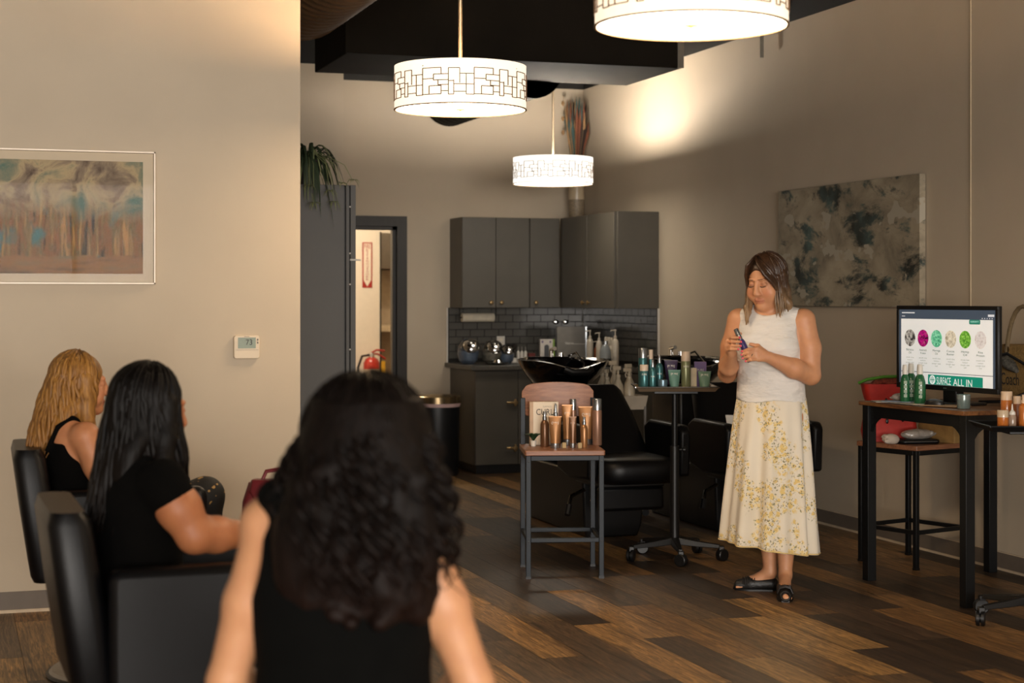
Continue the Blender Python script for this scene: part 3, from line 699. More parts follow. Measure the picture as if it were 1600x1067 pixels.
# bottle makers -----------------------------------------------------
def bottle(name, label, cat, loc, kind, h, w, body, cap, group=None, rz=-.32, dec=None, lab=None, lm=None):
    o = thing(name, label, cat, loc, rz, group); r = w/2
    if kind == 'can':
        part('body', MB().lathe([(r*.92, 0), (r, .004), (r, h*.74), (r*.96, h*.755)], 24), body, o)
        part('cap', MB().lathe([(r*.97, h*.755), (r*.97, h-.003), (r*.9, h), (.001, h)], 24), cap, o); zt = h*.62
    elif kind == 'spray':
        part('body', MB().lathe([(r*.95, 0), (r, .004), (r, h*.62), (r*.8, h*.7), (r*.42, h*.75), (r*.42, h*.77)], 22), body, o)
        c = part('cap', MB().lathe([(r*.52, h*.755), (r*.52, h*.84), (r*.38, h*.85), (r*.38, h*.985), (r*.3, h), (.001, h)], 16), cap, o); zt = h*.45
    elif kind == 'pump':
        part('body', MB().lathe([(r*.95, 0), (r, .004), (r, h*.66), (r*.75, h*.73), (r*.38, h*.76), (r*.38, h*.78)], 22), body, o)
        c = part('pump_head', MB().lathe([(r*.45, h*.765), (r*.45, h*.83), (r*.18, h*.84), (r*.18, h*.96), (r*.36, h*.965), (r*.36, h), (.001, h)], 14), cap, o)
        part('nozzle', MB().tube([(0, 0, h*.98), (-r*1.1, -r*.3, h*.975), (-r*1.35, -r*.35, h*.95)], r*.14, 8), cap, c); zt = h*.4
    elif kind == 'trigger':
        part('body', MB().lathe([(r*.95, 0), (r, .004), (r, h*.42), (r*.85, h*.55), (r*.4, h*.68), (r*.34, h*.72)], 22), body, o)
        c = part('trigger_head', MB().lathe([(r*.42, h*.72), (r*.42, h*.79), (r*.2, h*.8), (r*.2, h*.9)], 14).cbox((-r*.3, 0, h*.945), (r*1.5, r*.5, h*.09)), cap, o, bevel=.003)
        part('trigger', MB().tube([(-r*.55, 0, h*.9), (-r*.75, 0, h*.83), (-r*.6, 0, h*.76)], r*.1, 6), cap, c); zt = h*.3
    elif kind == 'jar':
        part('body', MB().lathe([(r*.93, 0), (r, .004), (r, h*.62), (r*.94, h*.64)], 26), body, o)
        part('lid', MB().lathe([(r*1.02, h*.63), (r*1.02, h*.97), (r*.95, h), (.001, h)], 26), cap, o); zt = h*.3
    elif kind == 'dropper':
        part('body', MB().lathe([(r*.95, 0), (r, .004), (r, h*.55), (r*.75, h*.66), (r*.35, h*.7)], 22), body, o)
        c = part('cap', MB().lathe([(r*.45, h*.7), (r*.45, h*.78), (r*.28, h*.79), (r*.22, h*.95), (r*.12, h), (.001, h)], 14), cap, o); zt = h*.3
    elif kind == 'squeeze':
        part('body', MB().lathe([(r*.95, 0), (r, .004), (r, h*.5), (r*.8, h*.58), (r*.5, h*.6)], 22), body, o)
        part('nozzle_cap', MB().lathe([(r*.85, h*.58), (r*.8, h*.68), (r*.3, h*.76), (r*.1, h), (.001, h)], 14), cap, o); zt = h*.3
    elif kind == 'oval':
        part('body', MB().lathe([(r*.9, 0), (r, .006), (r*1.02, h*.3), (r*.95, h*.55), (r*.7, h*.7), (r*.48, h*.74), (r*.48, h*.76)], 24, sy=.75), body, o)
        part('cap', MB().lathe([(r*.55, h*.75), (r*.52, h*.9), (r*.45, h*.985), (r*.38, h), (.001, h)], 16), cap, o); zt = h*.35
    elif kind == 'tube':
        n = 20; rg = []
        for i in range(9):
            t = i/8; z = h*(.16 + .84*t); a = w*.36 + (w*.5-w*.36)*t; bb = w*.36*(1-t)**.8 + .0022
            rg.append([Vector((a*math.cos(2*PI*j/n), bb*math.sin(2*PI*j/n), z)) for j in range(n)])
        part('body', MB().rings(rg), body, o)
        part('crimp', MB().box(-w*.5, w*.5, -.0024, .0024, h*.985, h*1.015), body, o)
        part('cap', MB().lathe([(w*.34, 0), (w*.35, .003), (w*.35, h*.15), (w*.3, h*.165)], 20), cap, o); zt = h*.8
    elif kind == 'box':
        part('body', MB().box(-w/2, w/2, -w*.25, w*.25, 0, h), body, o, bevel=.001); zt = h*.7
        part('lid_flap', MB().box(-w/2+.001, w/2-.001, -w*.25+.001, w*.25-.001, h, h+.0012), cap, o)
    if lab:
        yy = {'can': -r, 'spray': -r, 'pump': -r, 'trigger': -r, 'jar': -r, 'dropper': -r, 'squeeze': -r, 'oval': -r*.78, 'tube': -w*.13, 'box': -w*.25}[kind] - .001
        text('print', lab, w*.55, w*.2, (0, yy, zt), FRONT, lm or M_white, o)
    return o
# counter bottles
for i, x in enumerate((4.56, 4.592, 4.624)):
    bottle('slim_bottle', ['left', 'middle', 'right'][i] + ' one of three slim white bottles beside the outlet', 'bottle', (x, 13.6, .886), 'spray', .135, .028, M_white, mat('grey_cap', '#77736b', .5), 'slim white bottles on the counter')
tag(part('tissue_box', MB().cbox((4.53, 13.66, .906), (.07, .08, .04)), M_white, None, bevel=.003), 'low white box in front of the wall outlet', 'box')
o = thing('dark_flower', 'small dark dried bunch standing in the low white box', 'plant', (4.53, 13.66, .926))
for i in range(14):
    a = rnd.uniform(0, 2*PI); part('stem', MB().tube([(0, 0, 0), (.02*math.cos(a), .02*math.sin(a), .06), (.035*math.cos(a), .035*math.sin(a), .09+.03*rnd.random())], [.002, .004, .008], 6), mat('dark_stems', '#2b221c', .8, var=.4), o)
tag(part('red_carton', MB().cbox((4.68, 13.62, .926), (.06, .06, .08)), mat('red_card', '#6b2a22', .6), None, bevel=.002), 'small dark red carton beside the slim white bottles', 'box')
o = thing('gadget_box', 'white retail box with a black device window and green edge on the counter', 'box', (4.775, 13.5, .886), R(-12))
part('carton', MB().box(-.056, .05, -.04, .04, 0, .2), mat('white_carton', '#cfc6bd', .6), o, bevel=.002)
part('green_side', MB().box(.05, .066, -.04, .04, 0, .2), mat('lime_card', '#7d9a3a', .6), o, bevel=.001)
part('device_window', MB().prism(rpoly(-.022, .018, .045, .155, .018), .0402, .042, Matrix.Rotation(R(90), 4, 'X')), M_black, o)
part('badge', MB().box(-.045, -.03, -.0415, -.0402, .17, .187), mat('purple_badge', '#6a5a80', .6), o); part('badge', MB().box(.022, .036, -.0415, -.0402, .17, .187), mat('purple_badge', '#6a5a80', .6), o)
part('green_band', MB().box(-.03, .045, -.0418, -.0403, .004, .03), mat('lime_card', '#7d9a3a', .6), o)
o = thing('lime_sponge', 'bright lime sponge lying in front of the retail box', 'sponge', (4.75, 13.38, .886))
part('pad', MB().prism(rpoly(-.06, .06, -.03, .03, .012), 0, .028), mat('lime_foam', '#9ec23a', .9, var=.15, scale=60), o, bevel=.006)
o = thing('grey_display_box', 'large flat grey box with a pale line of print on the counter', 'box', (4.99, 13.47, .886), R(-14))
part('panel', MB().box(-.125, .115, -.02, .02, 0, .305), mat('grey_card', '#77726a', .6), o, bevel=.002)
part('edge', MB().box(.115, .127, -.021, .02, 0, .305), M_silver, o)
text('print', 'blowout', .07, .014, (-.02, -.0212, .17), FRONT, M_white, o); part('line', MB().box(-.05, .115, -.0212, -.02, .158, .161), M_white, o)
# pump bottles on the right-wall counter
M_pearl = mat('pearl_plastic', '#b7ad9c', .4, var=.05)
M_copper = mat('copper_label', '#8d4a22', .4, .3)
for x, y, h, w_, kd, c, lb in [(4.95, 12.93, .286, .055, 'pump', M_pearl, 'tallest pearl pump bottle next to the flat grey box'), (4.96, 12.8, .2, .045, 'pump', M_copper, 'copper coloured pump bottle on the counter'),
        (4.94, 12.70, .272, .05, 'pump', M_pearl, 'pearl pump bottle right of the copper bottle'), (4.95, 12.575, .238, .052, 'oval', M_pearl, 'first of three pearl bottles without pumps'),
        (4.95, 12.515, .238, .052, 'oval', M_pearl, 'middle of three pearl bottles without pumps'), (4.95, 12.455, .236, .052, 'oval', M_pearl, 'last of three pearl bottles without pumps'), (4.95, 12.38, .3, .056, 'pump', M_pearl, 'pearl bottle with the highest pump at the end of the row')]:
    bottle('pump_bottle' if kd == 'pump' else 'shampoo_bottle', lb, 'bottle', (x, y, .886), kd, h, w_, c, M_pearl, 'salon bottles on the counter')
o = thing('clear_jug', 'clear plastic jug with a dark label beside the pearl bottles', 'bottle', (4.86, 12.36, .886))
part('body', MB().lathe([(.042, 0), (.045, .004), (.045, .13), (.03, .17), (.017, .185), (.017, .19)], 22), mat('clear_plastic', '#aab0b2', .15, trans=.5), o)
part('wrap', MB().lathe([(.0458, .01), (.0458, .075)], 22, caps=False), M_black, o); part('cap', MB().lathe([(.02, .187), (.02, .21), (.001, .212)], 16), M_silver, o)
o = thing('steel_bowl', 'steel mixing bowl on the counter behind the left basin', 'bowl', (4.72, 12.7, .886))
part('bowl', MB().lathe([(.05, 0), (.085, .03), (.1, .055), (.095, .055), (.08, .03), (.001, .006)], 26), M_chrome, o); part('base_ring', MB().lathe([(.05, -.0005), (.056, .003), (.05, .006)], 20), M_chrome, o)
# vase with dried stems on the corner cabinet
o = thing('floor_vase', 'tall beige vase on top of the corner cabinets', 'vase', (5.12, 13.7, 2.106))
part('lower_body', MB().lathe([(.055, 0), (.066, .02), (.068, .17)], 24), mat('mosaic_vase', '#8d7d66', .5, var=.35, scale=90), o)
part('upper_body', MB().lathe([(.069, .17), (.07, .18), (.062, .32), (.056, .46), (.06, .48), (.052, .48), (.05, .42), (.001, .42)], 24), mat('beige_glaze', '#c0ad90', .3), o)
o = thing('dried_stems', 'bunch of dried stems and feathers standing in the tall vase', 'plant', (5.12, 13.7, 2.54))
cs_ = [mat('stem_teal', '#2f4744', .8), mat('stem_rust', '#6b3a22', .8), mat('stem_dark', '#2c2018', .8), mat('stem_tan', '#8d6c47', .8)]
for i in range(90):
    a = rnd.uniform(0, 2*PI); s_ = rnd.uniform(.02, .10); L = rnd.uniform(.36, .62)
    p = [(.02*math.cos(a), .02*math.sin(a), -.1), (s_*.7*math.cos(a), s_*.7*math.sin(a), L*.45), (s_*math.cos(a), s_*math.sin(a), L*.75), (s_*1.1*math.cos(a), s_*1.1*math.sin(a), L)]
    part('stem', MB().tube(p, [.003, .008, rnd.uniform(.009, .018), .001], 6), cs_[i % 4], o)
for k, z in enumerate((.55, .42, .3)): part('seed_pod', MB().lathe([(.001, -.02), (.016, 0), (.012, .02), (.001, .03)], 8, c=(-.13, -.02, z)), cs_[3], o)
part('stem', MB().tube([(0, 0, -.1), (-.08, -.01, .25), (-.13, -.02, .62)], .002, 5), cs_[3], o)
# trash can
o = thing('trash_can', 'black round pedal bin with a steel rim and lid beside the base cabinet', 'trash can', (3.76, 13.28, 0))
part('bin', MB().lathe([(.165, 0), (.175, .02), (.182, .58)], 32), mat('bin_black', '#101215', .4), o)
part('liner', MB().lathe([(.186, .555), (.19, .575), (.188, .59)], 32, caps=False), mat('liner_plastic', '#c9a9a6', .5), o)
part('lid', MB().lathe([(.193, .585), (.193, .635), (.18, .645), (.001, .66)], 32), mat('steel_lid', '#a08a68', .2, .9), o)
part('pedal', MB().box(-.05, .05, -.23, -.15, .012, .024), M_chrome, o, bevel=.004)
# corridor: sign, extinguisher, shelf
o = thing('fire_sign', 'white and red vertical fire extinguisher sign with a down arrow', 'sign', (3.95, 16.498, 1.76))
M_red = mat('sign_red', '#a5281c', .5)
part('plate', MB().box(-.05, .05, -.004, 0, -.225, .225), M_red, o, smooth=False)
part('face', MB().prism([(-.038, .215), (-.038, -.15), (0, -.215), (.038, -.15), (.038, .215)], .004, .0052, Matrix.Rotation(R(90), 4, 'X')), M_cream, o, smooth=False)
text('print', 'FIRE', .062, .045, (0, -.006, .185), FRONT, M_red, o)
for i, ch in enumerate('EXTINGUISHER'): text('print', ch, .008 if ch == 'I' else .022, .02, (0, -.006, .145 - i*.0262), FRONT, M_red, o)
o = thing('fire_extinguisher', 'red fire extinguisher with a black hose on the corridor wall', 'fire extinguisher', (3.97, 16.4, .45))
part('cylinder', MB().lathe([(.07, 0), (.08, .02), (.08, .34), (.06, .38), (.028, .4)], 24), mat('extinguisher_red', '#b02418', .3, coat=.4), o)
part('label', MB().lathe([(.0808, .12), (.0808, .28)], 24, caps=False), mat('label_silver', '#b8ab98', .5), o)
part('valve', MB().lathe([(.028, .4), (.028, .44), (.001, .45)], 14), M_chrome, o)
part('handle', MB().tube([(0, 0, .44), (.05, -.01, .47), (.13, -.01, .46)], .01, 8).tube([(0, 0, .43), (.06, -.01, .43), (.14, -.01, .38)], .009, 8), M_red, o)
part('hose', MB().tube([(-.02, 0, .42), (-.1, -.02, .41), (-.14, -.02, .3), (-.14, -.02, .08)], .012, 8), M_black, o)
part('hang_tag', MB().box(.085, .125, -.06, -.057, .2, .36), mat('yellow_tag', '#d9a92a', .6), o)
part('wall_bracket', MB().box(-.03, .03, .07, .097, .1, .3), M_black, o)
o = thing('store_shelf', 'pale wall shelf in the dim room seen through the doorway', 'shelf', (4.62, 18.45, 1.06))
part('board', MB().box(-.5, .5, -.15, .15, 0, .07), mat('shelf_board', '#c2b295', .6), o, bevel=.003); part('bracket', MB().box(-.45, -.42, -.12, .149, -.12, 0), M_black, o)
tag(part('dark_case', MB().cbox((4.36, 18.4, 1.2), (.22, .2, .1)), M_black, None, bevel=.015), 'small dark case on the pale shelf beyond the doorway', 'case')
bpy.data.objects['dark_case'].location.z = -.02
o = thing('ceiling_lamp', 'small unseen ceiling lamp added to brighten the dim room beyond the corridor', 'lamp', (4.45, 17.5, 2.9))
part('diffuser', MB().lathe([(.001, -.06), (.1, -.05), (.13, 0)], 20), MATS['corridor_lamp_glow'], o)
l = bpy.data.lights.new('store_fill', 'POINT'); l.energy = 28; l.color = (1, .86, .68); l.shadow_soft_size = .1  # added light, out of view, lifting the brightness of the store room
lo = bpy.data.objects.new('store_fill', l); COL.objects.link(lo); lo.parent = o; lo.location = (0, 0, -.14)
o = thing('store_cabinet', 'dark cabinet high on the wall of the dim room beyond the doorway', 'cabinet', (4.62, 18.43, 1.75))
part('body', MB().box(-.5, .5, -.15, .165, 0, .55), mat('store_cabinet_grey', '#4f463a', .5), o, bevel=.003); part('door', MB().box(-.49, 0, -.168, -.151, .01, .54), mat('store_cabinet_grey', '#4f463a', .5), o)

# ------------------------------------------------------------------ bar stools
def bar_stool(loc, rz, label, back, metal):
    o = thing('bar_stool', label, 'stool', loc, rz, 'bar stools with metal frames'); h = .628; a, b = .187, .195; t = .0125
    part('seat', MB().prism(rpoly(-.205, .205, -.215, .215, .008), h, h+.026), M_wood, o, bevel=.003)
    for sx in (-1, 1):
        for sy in (-1, 1):
            top = h if (sy < 0 or not back) else .90
            g = part('leg', MB().box(sx*a-t, sx*a+t, sy*b-t, sy*b+t, 0, top), metal, o, bevel=.002)
            part('foot_cap', MB().box(sx*a-t-.001, sx*a+t+.001, sy*b-t-.001, sy*b+t+.001, 0, .012), M_black, g)
            for z in (h-.03, .19): part('bolt', MB().lathe([(.005, 0), (.004, .003), (.001, .0035)], 8, M=Matrix.Translation((sx*a, sy*b-t if sy < 0 else sy*b+t, z)) @ Matrix.Rotation(R(90 if sy < 0 else -90), 4, 'X')), M_black, g)
    for sy in (-1, 1):
        part('seat_rail', MB().box(-a+t, a-t, sy*b-t, sy*b+t, h-.026, h-.001), metal, o, bevel=.002)
        part('stretcher', MB().box(-a+t, a-t, sy*b-t*.7, sy*b+t*.7, .185, .207), metal, o, bevel=.002)
    for sx in (-1, 1):
        part('seat_rail', MB().box(sx*a-t, sx*a+t, -b+t, b-t, h-.026, h-.001), metal, o, bevel=.002)
        part('stretcher', MB().box(sx*a-t*.7, sx*a+t*.7, -b+t, b-t, .185, .207), metal, o, bevel=.002)
    if back:
        n = 16; mb = MB(); rg = []
        for i in range(n+1):
            u = -1 + 2*i/n; x = u*.192; y = .205 + .02*(1-u*u) - .005
            z1 = .965 + .018*(1-u*u) - (.03*max(0, abs(u)-.85)/.15); z0 = .80 + (.03*max(0, abs(u)-.85)/.15)
            rg.append([Vector((x, y-.006, z0)), Vector((x, y+.006, z0)), Vector((x, y+.006, z1)), Vector((x, y-.006, z1))])
        part('backrest', mb.rings(rg), M_wood, o, bevel=.002, ang=50)
    return o
bar_stool((3.038, 8.355, 0), R(-14.5), 'bar stool with a curved wooden back carrying the bronze hair products', True, M_bluemetal)
bar_stool((4.955, 8.07, 0), R(16.6), 'backless bar stool behind the high table holding bags', False, M_blackmetal)
# bronze products on the stool
M_bronze = mat('bronze_plastic', '#9a6e46', .3, .45, var=.06); M_bronze2 = mat('dark_bronze', '#6b4a31', .3, .4, var=.06)
M_rose = mat('rose_bronze', '#93705c', .32, .4); M_amber = mat('amber_glass', '#7a4a2a', .12, coat=.4, var=.1)
Z = .655
o = thing('product_box', 'white carton reading CURLS leaning on the stool back', 'box', (2.993, 8.50, Z), R(-15))
part('carton', MB().box(-.058, .075, -.02, .02, 0, .228), mat('curls_carton', '#dccdb8', .6, var=.02), o, bevel=.001)
part('side', MB().box(-.077, -.058, -.02, .02, 0, .228), mat('curls_side', '#b79a7f', .6), o, bevel=.001)
text('print', 'SURFACE', .045, .009, (.016, -.0206, .203), FRONT, mat('grey_ink', '#8c8278', .7), o); text('print', 'CURLS', .108, .032, (.012, -.0206, .175), FRONT, M_ink, o)
o = thing('leaf_sprig', 'small dark green leaf sprig in front of the white carton', 'plant', (2.91, 8.43, Z))
part('tiny_pot', MB().lathe([(.013, 0), (.017, .03), (.001, .03)], 14), M_white, o)
for i in range(9):
    mb = MB(); leaf((0, 0, .03), i*.75, rnd.uniform(.05, .085), .045, .2, .013, mb, 6); part('leaf', mb, mat('ivy_green', '#1f3d22', .45, var=.2), o)
g = 'bronze hair products on the stool'
bottle('spray_bottle', 'dark bronze spray bottle with a silver nozzle on the stool', 'bottle', (2.962, 8.40, Z), 'spray', .185, .045, M_bronze2, M_silver, g)
bottle('dropper_bottle', 'amber dropper bottle in front of the white carton', 'bottle', (3.032, 8.425, Z), 'dropper', .222, .055, M_amber, M_silver, g)
bottle('cream_tube', 'shiny bronze tube with a silver cap at the left front of the stool', 'tube', (2.984, 8.30, Z), 'tube', .162, .068, M_bronze, M_silver, g, lab='CURLS')
bottle('cream_tube', 'tall slim bronze tube in the middle of the stool', 'tube', (3.095, 8.42, Z), 'tube', .212, .056, M_bronze, M_silver, g, lab='CURLS')
bottle('aerosol_can', 'slender silver-capped bronze can behind the tall tube', 'can', (3.165, 8.52, Z), 'can', .238, .036, M_rose, M_silver, g)
bottle('cream_tube', 'narrow dark bronze tube at the front centre of the stool', 'tube', (3.072, 8.275, Z), 'tube', .160, .04, M_bronze2, M_silver, g, lab='CURLS')
bottle('cream_tube', 'widest bronze tube at the right of the stool', 'tube', (3.205, 8.43, Z), 'tube', .2, .08, M_bronze, M_silver, g, lab='CURLS')
bottle('serum_bottle', 'short bronze spray bottle at the right front of the stool', 'bottle', (3.130, 8.262, Z), 'spray', .160, .038, M_bronze, M_silver, g)
bottle('aerosol_can', 'rose bronze can with a wide silver cap at the stool edge', 'can', (3.250, 8.385, Z), 'can', .245, .05, M_rose, M_silver, g)
for x, y in ((3.028, 8.285), (3.10, 8.245)): tag(part('sample_card', MB().cbox((x, y, Z+.014), (.02, .012, .028)), mat('kraft_card', '#b19a72', .8), None, bevel=.001), 'tiny kraft card between the bronze tubes, ' + ('left' if x < 3.05 else 'right') + ' one', 'card', 'tiny cards on the stool')

# ------------------------------------------------------------------ wheeled tray tables
def tray_table(loc, label, h, traymat):
    o = thing('tray_table', label, 'table', loc, R(-18.325), 'wheeled tray tables')
    mb = MB(); a, b = .205, .155
    r0 = [Vector(p) for p in ((-a, -b, h), (a, -b, h), (a, b, h), (-a, b, h))]; A, B = a+.02, b+.02
    r1 = [Vector(p) for p in ((-A, -B, h+.02), (A, -B, h+.02), (A, B, h+.02), (-A, B, h+.02))]
    def sh(r, d, dz): return [Vector((p.x - math.copysign(d, p.x), p.y - math.copysign(d, p.y), p.z + dz)) for p in r]
    mb.rings([sh(r0, 0, -.004), r1, sh(r1, .006, .0), sh(r0, .006, .0)]); part('tray', mb, traymat, o, bevel=.001, smooth=False)
    part('tray_rim', MB().tube([(-A, -B, h+.02), (A, -B, h+.02), (A, B, h+.02), (-A, B, h+.02), (-A, -B, h+.02)], .004, 8), M_chrome if traymat != M_blackmetal else M_blackmetal, o)
    part('support_plate', MB().box(-.12, .12, -.09, .09, h-.02, h-.005), M_blackmetal, o, bevel=.003)
    part('upper_pole', MB().tube([(0, 0, .45), (0, 0, h-.02)], .017, 14), M_blackmetal, o)
    part('lower_pole', MB().tube([(0, 0, .09), (0, 0, .62)], .026, 16), M_black, o)
    part('clamp_knob', MB().lathe([(.006, 0), (.006, .02), (.014, .024), (.014, .036), (.001, .038)], 12, M=Matrix.Translation((.022, 0, .6)) @ Matrix.Rotation(R(90), 4, 'Y')), M_black, o)
    for k in range(5):
        an = R(-88 + 72*k); c, s_ = math.cos(an), math.sin(an)
        rg = []
        for t, ww, z0, z1 in ((.0, .03, .085, .125), (.5, .022, .075, .105), (1, .014, .07, .09)):
            rr = .25*t; p = Vector((c*rr, s_*rr, 0)); q = Vector((-s_, c, 0))*ww
            rg.append([p - q + Vector((0, 0, z0)), p + q + Vector((0, 0, z0)), p + q*.7 + Vector((0, 0, z1)), p - q*.7 + Vector((0, 0, z1))])
        ar = part('base_arm', MB().rings(rg), M_black, o, bevel=.003)
        T = Matrix.Translation((c*.262, s_*.262, .034)) @ Matrix.Rotation(an+.9, 4, 'Z') @ Matrix.Rotation(R(90), 4, 'X')
        cw = part('caster', MB().lathe([(.03, -.02), (.034, -.016), (.034, -.004), (.02, -.003), (.02, .003), (.034, .004), (.034, .016), (.03, .02)], 18, M=T), M_black, o)
        part('fork', MB().cbox((c*.258, s_*.258, .068), (.03, .03, .03)), M_black, cw, bevel=.004)
    return o
tray_table((3.782, 8.583, 0), 'wheeled metal tray table displaying teal and purple hair products', .930, mat('tray_metal', '#b09a80', .3, .7))
tray_table((4.54, 6.42, 0), 'black wheeled tray table with orange bottles at the right edge', .855, M_blackmetal)
def on_tray(base, z, x, y):
    c, s_ = math.cos(R(-18.325)), math.sin(R(-18.325)); return (base[0] + c*x - s_*y, base[1] + s_*x + c*y, z)
TB = (3.782, 8.583); TZ = .9305
teal = mat('teal_metallic', '#3f6f72', .28, .45, var=.05); teal2 = mat('teal_soft', '#5d8579', .4, .1); olive = mat('olive_metallic', '#7f8360', .3, .4)
purple = mat('dark_purple', '#3d3050', .4); violet = mat('violet_card', '#6b5588', .5); sage = mat('sage_green', '#5f7d69', .4); cap_w = mat('cap_blush', '#cdb9a4', .4)
g = 'hair products on the metal tray'
for nm, lb, ct, x, y, kd, h, w_, bm, cm, la in [
    ('aerosol_can', 'tallest teal can with a silver cap at the left of the tray', 'can', -.168, .08, 'can', .225, .05, teal, M_silver, None),
    ('slim_can', 'slim teal can with a white cap behind the teal bottles', 'can', -.122, .10, 'can', .215, .026, teal, cap_w, None),
    ('shampoo_bottle', 'teal bottle with a white cap at the front left of the tray', 'bottle', -.172, -.06, 'can', .138, .048, teal, cap_w, 'PURE'),
    ('spray_bottle', 'small teal spray bottle next to the white-capped teal bottle', 'bottle', -.125, -.06, 'spray', .165, .038, teal, M_silver, 'PURE'),
    ('spray_bottle', 'taller teal spray bottle behind the silver jar', 'bottle', -.082, .015, 'spray', .19, .042, teal, M_silver, 'PURE'),
    ('product_jar', 'small silver-blue jar at the front of the tray', 'jar', -.074, -.10, 'jar', .058, .05, mat('blue_silver', '#6f8794', .3, .6), mat('blue_silver', '#6f8794', .3, .6), None),
    ('cream_tube', 'dark purple tube standing at the back of the tray', 'tube', -.012, .08, 'tube', .155, .074, purple, M_black, 'PURE'),
    ('cream_tube', 'soft teal tube at the centre front of the tray', 'tube', -.008, -.07, 'tube', .108, .068, teal2, teal2, 'PURE'),
    ('aerosol_can', 'olive can with a pale cap at the middle of the tray', 'can', .056, -.05, 'can', .208, .052, olive, cap_w, 'BASSU'),
    ('product_carton', 'narrow cream carton right of the olive can', 'box', .101, -.035, 'box', .118, .032, mat('cream_carton', '#b9ab90', .6), M_paper, None),
    ('product_carton', 'violet carton behind the cream carton', 'box', .148, .07, 'box', .148, .066, violet, violet, 'PURE'),
    ('cream_tube', 'sage green tube at the right end of the tray', 'tube', .158, -.055, 'tube', .10, .072, sage, sage, 'PURE')]:
    bottle(nm, lb, ct if ct != 'box' else 'box', on_tray(TB, TZ, x, y), kd, h, w_, bm, cm, g, lab=la)
for i in range(4): tag(part('sample_pot', MB().lathe([(.009, 0), (.009, .008), (.001, .009)], 12, c=on_tray(TB, TZ, (.02, .085, .12, .185)[i], -.125)), M_black if i < 3 else M_white), ['black sample pot in front of the soft teal tube', 'black sample pot in front of the olive can', 'black sample pot in front of the cream carton', 'white sample pot at the tray corner'][i], 'pot', 'sample pots on the tray')
OB = (4.54, 6.42); OZ = .8555
orange = mat('orange_gel', '#b8692c', .2, var=.06, coat=.3); pale = mat('pale_cap', '#d6b99a', .4)
for lb, x, y, kd, h, w_, bm, cm in [('largest orange bottle with a wide white cap on the black tray', -.077, .1, 'can', .158, .052, orange, pale), ('short orange jar bottle at the left of the black tray', -.14, -.06, 'jar', .085, .048, orange, mat('clear_lid', '#c8b295', .2)),
        ('clear squeeze bottle with a pointed white nozzle on the black tray', -.1, -.065, 'squeeze', .112, .034, mat('clear_serum', '#b39a85', .15, trans=.3), M_white), ('amber bottle behind the squeeze bottle', -.045, .05, 'can', .14, .034, mat('amber_gel', '#8a4c22', .25), pale), ('tall orange bottle cut by the right picture edge', -.048, -.06, 'spray', .152, .044, orange, pale)]:
    bottle('gel_bottle', lb, 'bottle', on_tray(OB, OZ, x, y), kd, h, w_, bm, cm, 'orange bottles on the black tray')

# ------------------------------------------------------------------ high table with monitor
TBL = thing('bar_table', 'high square table with rustic wood top and black legs against the right wall', 'table', (4.825, 7.24, 0), R(3))
part('table_top', MB().box(-.415, .4, -.44, .435, .889, .91), M_woodtop, TBL, bevel=.002)
for sx in (-1, 1):
    for sy in (-1, 1):
        part('leg', MB().box(sx*.37-.025, sx*.37+.025, sy*.405-.025, sy*.405+.025, 0, .889), M_blackmetal, TBL, bevel=.002)
    part('apron', MB().box(sx*.37-.012, sx*.37+.012, -.38, .38, .83, .889), M_blackmetal, TBL, bevel=.001)
    part('apron', MB().box(-.345, .345, sx*.405-.012, sx*.405+.012, .83, .889), M_blackmetal, TBL, bevel=.001)
def gusset(M): 
    a = [(0, 0), (.075, 0)] + [(.075-.075*math.sin(R(t)), -.075+.075*math.cos(R(t))) for t in range(0, 91, 15)][::1]
    return MB().prism([(0, 0), (.075, 0), (.05, -.012), (.028, -.028), (.012, -.05), (0, -.075)], -.01, .01, M)
for sy in (-1, 1): part('corner_brace', gusset(Matrix.Translation((-.37, sy*.38, .83)) @ Matrix.Rotation(R(90), 4, 'Z') @ Matrix.Scale(-sy, 4, (1, 0, 0)) @ Matrix.Rotation(R(90), 4, 'X')), M_blackmetal, TBL)
for sx in (-1, 1): part('corner_brace', gusset(Matrix.Translation((sx*.345, -.405, .83)) @ Matrix.Scale(-sx, 4, (1, 0, 0)) @ Matrix.Rotation(R(90), 4, 'X')), M_blackmetal, TBL)
# monitor
TV = thing('monitor', 'wide black monitor showing an ingredients slide on the high table', 'monitor', (4.644, 7.255, .911), R(-83.9))
part('housing', MB().box(-.384, .384, 0, .022, .066, .482), M_black, TV, bevel=.004)
part('bezel', MB().box(-.384, .384, -.006, 0, .462, .482).box(-.384, .384, -.006, 0, .066, .092).box(-.384, -.366, -.006, 0, .092, .462).box(.366, .384, -.006, 0, .092, .462), M_black, TV, bevel=.002)
part('neck', MB().box(-.05, .05, .02, .07, .01, .15), M_black, TV, bevel=.006)
part('stand', MB().prism(rpoly(-.16, .16, -.075, .14, .04), 0, .012), M_black, TV, bevel=.003)
part('logo', MB().box(-.012, .012, -.0065, -.006, .076, .081), M_silver, TV)
SW, S0, S1 = .366, .092, .462; SH = S1 - S0
EMI = .37
def emit(n, c, k=EMI): return mat('screen_'+n, c, .4, emis=k, var=.02, spec=.2)
scr = part('screen', MB().box(-SW, SW, -.0015, 0, S0, S1), emit('navy', '#46515f', .35), TV, smooth=False)
def flat(nm, x0, x1, v0, v1, m, lay=2): return part(nm, MB().box(-SW+2*SW*x0, -SW+2*SW*x1, -.0015-.0002*lay, -.0015, S1-SH*v1, S1-SH*v0), m, scr, smooth=False)
flat('page', .022, .972, .125, 1.0, emit('page', '#e4e4e0'))
flat('tab_print', .03, .17, .035, .05, emit('light', '#d5d8dc'), 3); flat('tab_print', .03, .065, .085, .094, emit('light', '#d5d8dc'), 3)
flat('tool_button', .925, .985, .055, .085, emit('light', '#b5bac2'), 3)
